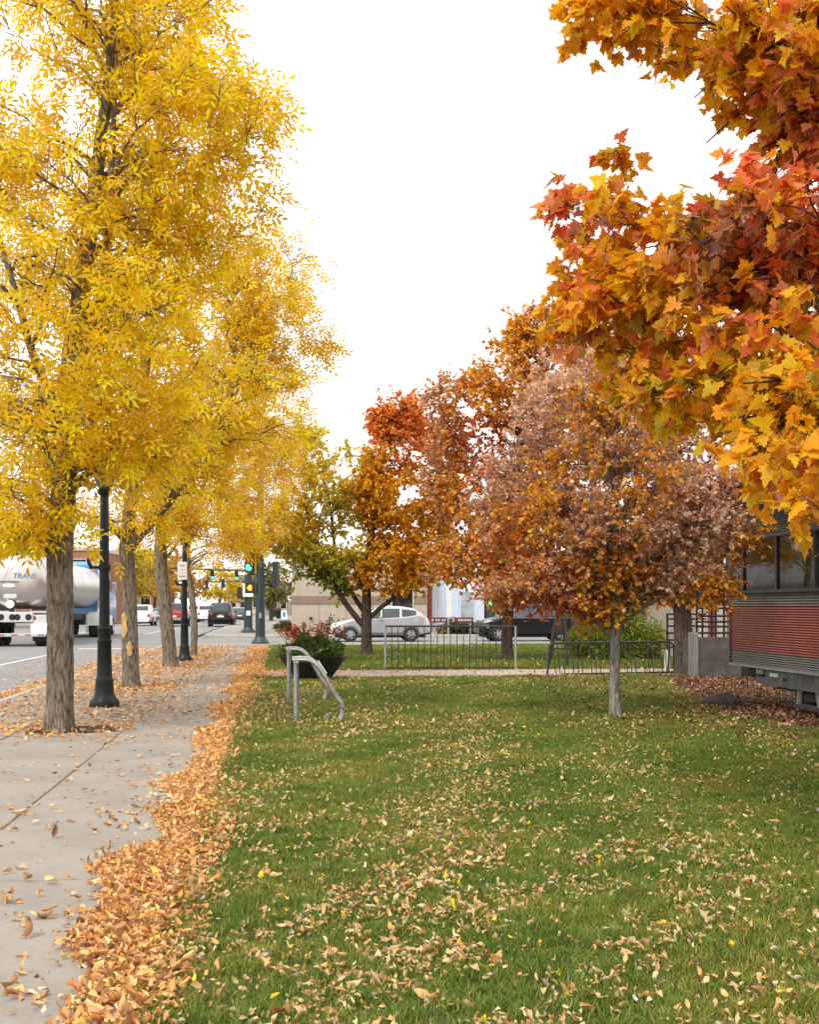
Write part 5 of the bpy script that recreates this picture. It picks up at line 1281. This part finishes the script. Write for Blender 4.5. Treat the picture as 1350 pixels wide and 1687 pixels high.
# ------------------------------------------------------------------ shrubs
def shrub(name, loc, rad, label, cols, wts, n, leaf, seed, cat='shrub', droop=.4, nstem=14, group=None):
    r = np.random.default_rng(seed); root = empty(name, loc, 0, label, cat, group); rad = np.array(rad)
    V, Fc, k = [], [], 0
    lp, ld = [], []
    for i in range(nstem):
        a = r.random()*6.28; rr = math.sqrt(r.random()); tip = np.array([math.cos(a)*rr*rad[0], math.sin(a)*rr*rad[1], rad[2]*(1.05-.55*rr*rr)*(.75+.3*r.random())])
        mid = tip*np.array([.45, .45, .75]); t = np.linspace(0, 1, 7)[:, None]
        pl = 2*t*(1-t)*mid + t*t*tip + np.array([0, 0, 0])
        v, f = tube_arrays(pl, np.linspace(.016, .004, 7), 4); V.append(v); Fc.append(f+k); k += len(v)
        m = n//nstem; s = r.random(m)**.5; idx = np.clip((s*6).astype(int), 0, 6)
        pos = pl[idx] + r.normal(size=(m, 3))*rad*np.array([.17, .17, .13]); pos[:, 2] = np.abs(pos[:, 2])
        lp.append(pos); ld.append((pos*np.array([1, 1, .2]))/(np.linalg.norm(pos, axis=1)[:, None]+.01) + r.normal(size=(m, 3))*.6 - np.array([0, 0, droop]))
    link('stems', fast_mesh('stems', np.concatenate(V), np.concatenate(Fc), smooth=True), root, BARK_DARK)
    lp = np.concatenate(lp); ld = np.concatenate(ld); c = pal(r, len(lp), cols, wts)
    v, f, cc = scatter(leaf, lp, frames(ld, r.normal(size=lp.shape)*.6+np.array([0, 0, 1.0]), r), .7+.6*r.random(len(lp)), c, r)
    o = link('foliage', fast_mesh('foliage', v, f, cc), root, leaf_mat('leaf_surface_38', .38)); o['kind'] = 'stuff'
    return root
NAR = [fold_leaflet(.16, .035, droop=.5), fold_leaflet(.13, .03, droop=.3)]
GRN = [(.22, .32, .03), (.32, .42, .05), (.14, .22, .03), (.42, .46, .08), (.40, .18, .08)]
s0 = G(1020, 1088); shrub('weeping_shrub', s0, (1.05, .9, 1.75), 'bright green weeping shrub with reddish shoots behind the low grid rack', GRN, [3, 4, 2, 2, .9], 9000, NAR, 61, nstem=26)
s0 = G(970, 1082); shrub('weeping_shrub', s0, (.7, .7, 1.05), 'small yellow-green shrub beside the dark easel', GRN, [3, 4, 1, 3, 1.2], 3800, NAR, 62, nstem=16)
s0 = G(1068, 1086); shrub('weeping_shrub', s0, (.55, .6, 1.15), 'reddish-green shrub next to the stair railing', GRN, [2, 2, 2, 2, 4], 3000, NAR, 63, nstem=14)
DG = [(.05, .09, .03), (.08, .12, .04), (.13, .15, .06), (.20, .20, .08)]
for i, (px, d, rd, lab) in enumerate([(474, 70, (.9, .7, .55), 'low clipped green shrub at the corner of the tan building'), (752, 63.8, (1.0, .6, .8), 'olive shrub under the brown sign panel'), (778, 63.5, (.6, .5, .7), 'small dark shrub at the end of the brown sign'), (735, 64.0, (.5, .4, .5), 'short dry tan shrub beside the light wall'), (545, 63.5, (.7, .5, .9), 'thin twiggy green shrub against the tan wall'), (955, 64.5, (2.0, 1.0, 2.2), 'tall dark green shrub behind the black car')]):
    p = P(px, 1000, d); p[2] = 0; shrub('roadside_shrub', p, rd, lab, DG if i != 3 else [(.4, .30, .15), (.3, .2, .1)], [3, 3, 2, 1] if i != 3 else [1, 1], 1400 if i != 4 else 260, [simple_leaf(k, .13, .10) for k in range(3)], 70+i, nstem=12)

# ------------------------------------------------------------------ buildings behind
def house(name, px0, px1, d, H, label, wallm, roofm, wins=(), depth=12, band=None, parapet=.3, wz=(1.0, 2.2), glassm=None):
    a = P(px0, 1000, d); b = P(px1, 1000, d); a[2] = b[2] = 0
    rz = math.atan2(b[1]-a[1], b[0]-a[0]); W = float(np.hypot(*(b-a)[:2]))
    r = empty(name, a, rz, label, 'building')
    MB().box((0, 0, 0), (W, depth, H)).build('wall', wallm, r)
    MB().box((-.12, -.12, H), (W+.12, depth+.12, H+parapet), .02).build('parapet', roofm, r)
    if band: MB().box((-.03, -.05, band[0]), (W+.03, -.003, band[1])).build('band', band[2], r)
    for (x0, x1, z0, z1) in wins:
        w_ = MB(); w_.box((x0, -.07, z0), (x1, -.004, z1)); fr = w_.build('window', mat('trim_pale', (.50, .47, .42), .7), r)
        MB().box((x0+.08, -.085, z0+.08), (x1-.08, -.072, z1-.08)).build('pane', glassm or WG, fr)
        MB().box((x0-.08, -.16, z0-.12), (x1+.08, -.004, z0)).build('sill', mat('trim_pale', (.50, .47, .42)), fr)
    return r, W
TANW = mat('tan_stucco', (.42, .36, .29), .9, 0, .06, 2, bmp=.2); BRNW = mat('brown_band', (.24, .165, .125), .85, 0, .08, 2)
r_, W_ = house('tan_building', 481, 704, 67.5, 4.2, 'tan stucco building with brown band behind the silver car', TANW, BRNW, [(5.6, 6.9, 1.3, 2.5)], 10, (1.62, 2.05, BRNW))
MB().box((1.0, -.18, .72), (1.16, -.06, .88), .02).build('wall_fitting', M_DK, r_)
for k in range(1, 5): MB().box((k*W_/5-.012, -.012, .05), (k*W_/5+.012, -.0035, 1.6)).build('wall_joint', BRNW, r_)
LB = mat('pale_blue_panel', (.52, .60, .74), .5, 0, .04, 2); WB = mat('white_panel', (.74, .74, .74), .5, 0, .04, 2)
r_, W_ = house('light_blue_shop', 712, 798, 69, 4.0, 'white and light blue panelled shop front behind the rack', WB, WB, [], 8)
for x0, x1 in ((.35, .8), (1.15, 1.55), (2.55, 2.95)): MB().box((x0, -.05, .1), (x1, -.004, 3.6)).build('blue_panel', LB, r_)
MB().box((1.6, -.04, .3), (2.5, -.004, 2.5)).build('door', LB, r_); MB().box((1.68, -.055, .6), (2.42, -.041, 2.3)).build('door_glass', glass('shop_glass', (.35, .38, .42), .1), r_)
rp_ = P(702, 1000, 68.4); rp_[2] = 0
po = empty('red_pillar', rp_, 0, 'brick-red pillar between tan building and light blue shop', 'pillar')
MB().box((-.28, -.28, 0), (.28, .28, 2.6), .03).build('shaft', mat('brick_red', (.26, .06, .05)), po); MB().box((-.36, -.36, 2.6), (.36, .36, 2.8), .02).build('cap', mat('brick_red', (.26, .06, .05)), po)
r_, W_ = house('dark_shop', 800, 960, 72, 4.4, 'dark fronted low building behind the black car', mat('dark_front', (.07, .065, .06), .7), BRNW, [(.6, 1.9, .9, 2.6), (2.4, 3.7, .9, 2.6), (4.2, 5.4, .9, 2.6)], 8)
# brown directional sign panels by the road
sp0 = P(708, 1000, 62.2); sp0[2] = 0; k_ = 62.2/F
sn = empty('brown_sign', sp0, -YAW*.0, 'long brown sign board with pale emblem and lettering marks above the comb rack', 'sign')
BRS = mat('sign_brown', (.10, .022, .015), .6, 0, .1, 4); PAL = mat('sign_pale', (.52, .42, .38), .6)
zz = lambda py: CAMH + (998-py)/F*62.2
for (a, b, nm) in ((709, 737, 'panel'), (742, 781, 'panel')):
    q = MB().box(((a-708)*k_, -.03, zz(1025.5)), ((b-708)*k_, .03, zz(1017)), .01).build(nm, BRS, sn)
for (a, b) in ((711, 714.5), (718, 721), (722, 725), (728, 731), (732, 734.5), (755, 757.4), (758.2, 760.6), (761.4, 764), (765, 767.2), (768.2, 771), (772, 774.6), (775.6, 778)):
    MB().box(((a-708)*k_, -.036, zz(1023.2)), ((b-708)*k_, -.031, zz(1019.6))).build('letter_mark', PAL, sn)
em = [(744.5, 1018.2), (747.5, 1017.8), (749.6, 1019.5), (749.4, 1022), (747, 1024.6), (744.6, 1025), (747, 1022.4), (747.2, 1020.6), (745.4, 1019.8)]
MB().prism([((a-708)*k_, zz(b)) for a, b in em], -.040, -.034, 'xz').build('emblem', PAL, sn)
for a in (716, 739.5, 776): tubeobj('post', [((a-708)*k_, .06, 0), ((a-708)*k_, .06, zz(1017))], .05, M_STEEL, sn)

# left of the street and far ends
BRK = ground_mat('brick_wall', [(.3, (.30, .13, .075)), (.7, (.42, .20, .12))], .8, 14)
r_, W_ = house('brick_building', -330, 152, 104, 6.3, 'orange brick building across the street behind the tanker', BRK, mat('trim_pale', (.50, .47, .42)), [(1.5+k*3.1, 3.3+k*3.1, zz_, zz_+1.7) for k in range(8) for zz_ in (1.0, 3.9)], 14, (3.2, 3.4, mat('trim_pale', (.50, .47, .42))))
house('brick_building', 155, 262, 150, 6.0, 'far brick building down the opposite pavement behind yellow trees', BRK, BRNW, [(1+k*2.4, 2.3+k*2.4, 1.2, 2.8) for k in range(3)], 10)
house('pale_building', 372, 437, 230, 7.2, 'pale pinkish building at the far end of the street', mat('pale_stucco', (.52, .42, .36), .9, 0, .06, 1), BRNW, [(.8+k*2.2, 2.0+k*2.2, z_, z_+1.3) for k in range(3) for z_ in (1.2, 4.2)], 10)
house('grey_building', 438, 486, 190, 5.0, 'low brownish grey building beyond the far pavement', mat('grey_brown_stucco', (.26, .21, .19), .9, 0, .08, 1), BRNW, [(.8+k*1.5, 1.8+k*1.5, 1.0, 2.4) for k in range(2)], 8)

# ------------------------------------------------------------------ background trees
BIG = [simple_leaf(i, .26, .24) for i in range(3)]
def far_tree(px, d, H, rad, label, cols, wts, seed, name='far_tree', n=70, per=7, low=.25, cat='tree'):
    s = d/F; zt = lambda z: 998 - (z-CAMH)/s
    bl = [(px, zt(H*.62), 0, rad, rad, H*.30, n), (px, zt(H*(low+.15)), 0, rad*.8, rad*.8, H*.15, n//3), (px, zt(H*.85), 0, rad*.6, rad*.6, H*.15, n//4)]
    return make_tree(name, label, [(px, zt(0), .2), (px, zt(H*.25), .17), (px+.3/s, zt(H*.6), .10), (px, zt(H*.9), .03)], d, bl, BIG, lambda p, r: pal(r, len(p), cols, wts), BARK_DARK, seed, twigs=6, tlen=.7, per=per, group='trees far up the street', trans=.45, cat=cat, rtw=.008)
YF_ = [(.80, .56, .03), (.70, .46, .04), (.55, .46, .05), (.40, .38, .06)]
far_tree(205, 118, 8.0, 3.6, 'yellow-green tree across the street behind the wounded trunk', YF_, [3, 2, 3, 2], 81)
far_tree(255, 135, 8.2, 3.9, 'golden tree across the street above the white car', [(.72, .44, .05), (.60, .34, .06), (.50, .40, .05)], [3, 3, 1], 82)
far_tree(300, 160, 9.0, 4.2, 'orange-tan tree far up the street above the red pickup', [(.62, .34, .10), (.55, .28, .08), (.68, .44, .08)], [3, 2, 1], 83)
far_tree(362, 170, 7.2, 4.2, 'bright yellow tree far up the street above the black pickup', [(.82, .60, .03), (.74, .52, .04), (.55, .46, .05)], [4, 3, 1], 84)
far_tree(398, 200, 6.5, 3.2, 'bare greyish brown tree far up the street beside the signal pole', [(.36, .30, .22), (.30, .24, .18), (.42, .38, .24)], [2, 2, 1], 85, per=3)
far_tree(20, 88, 7.4, 3.0, 'orange-yellow tree over the tanker roof', [(.66, .36, .06), (.74, .48, .05), (.52, .40, .22)], [2, 2, 2], 86)
far_tree(447, 120, 5.6, 2.4, 'dark green and brown street tree past the near signal pole', [(.16, .18, .05), (.30, .24, .08), (.4, .34, .06)], [3, 2, 1], 87, per=4)
far_tree(970, 82, 8.0, 3.6, 'green and brown tree behind the black car', [(.14, .18, .05), (.26, .24, .07), (.30, .18, .08)], [3, 2, 2], 88)
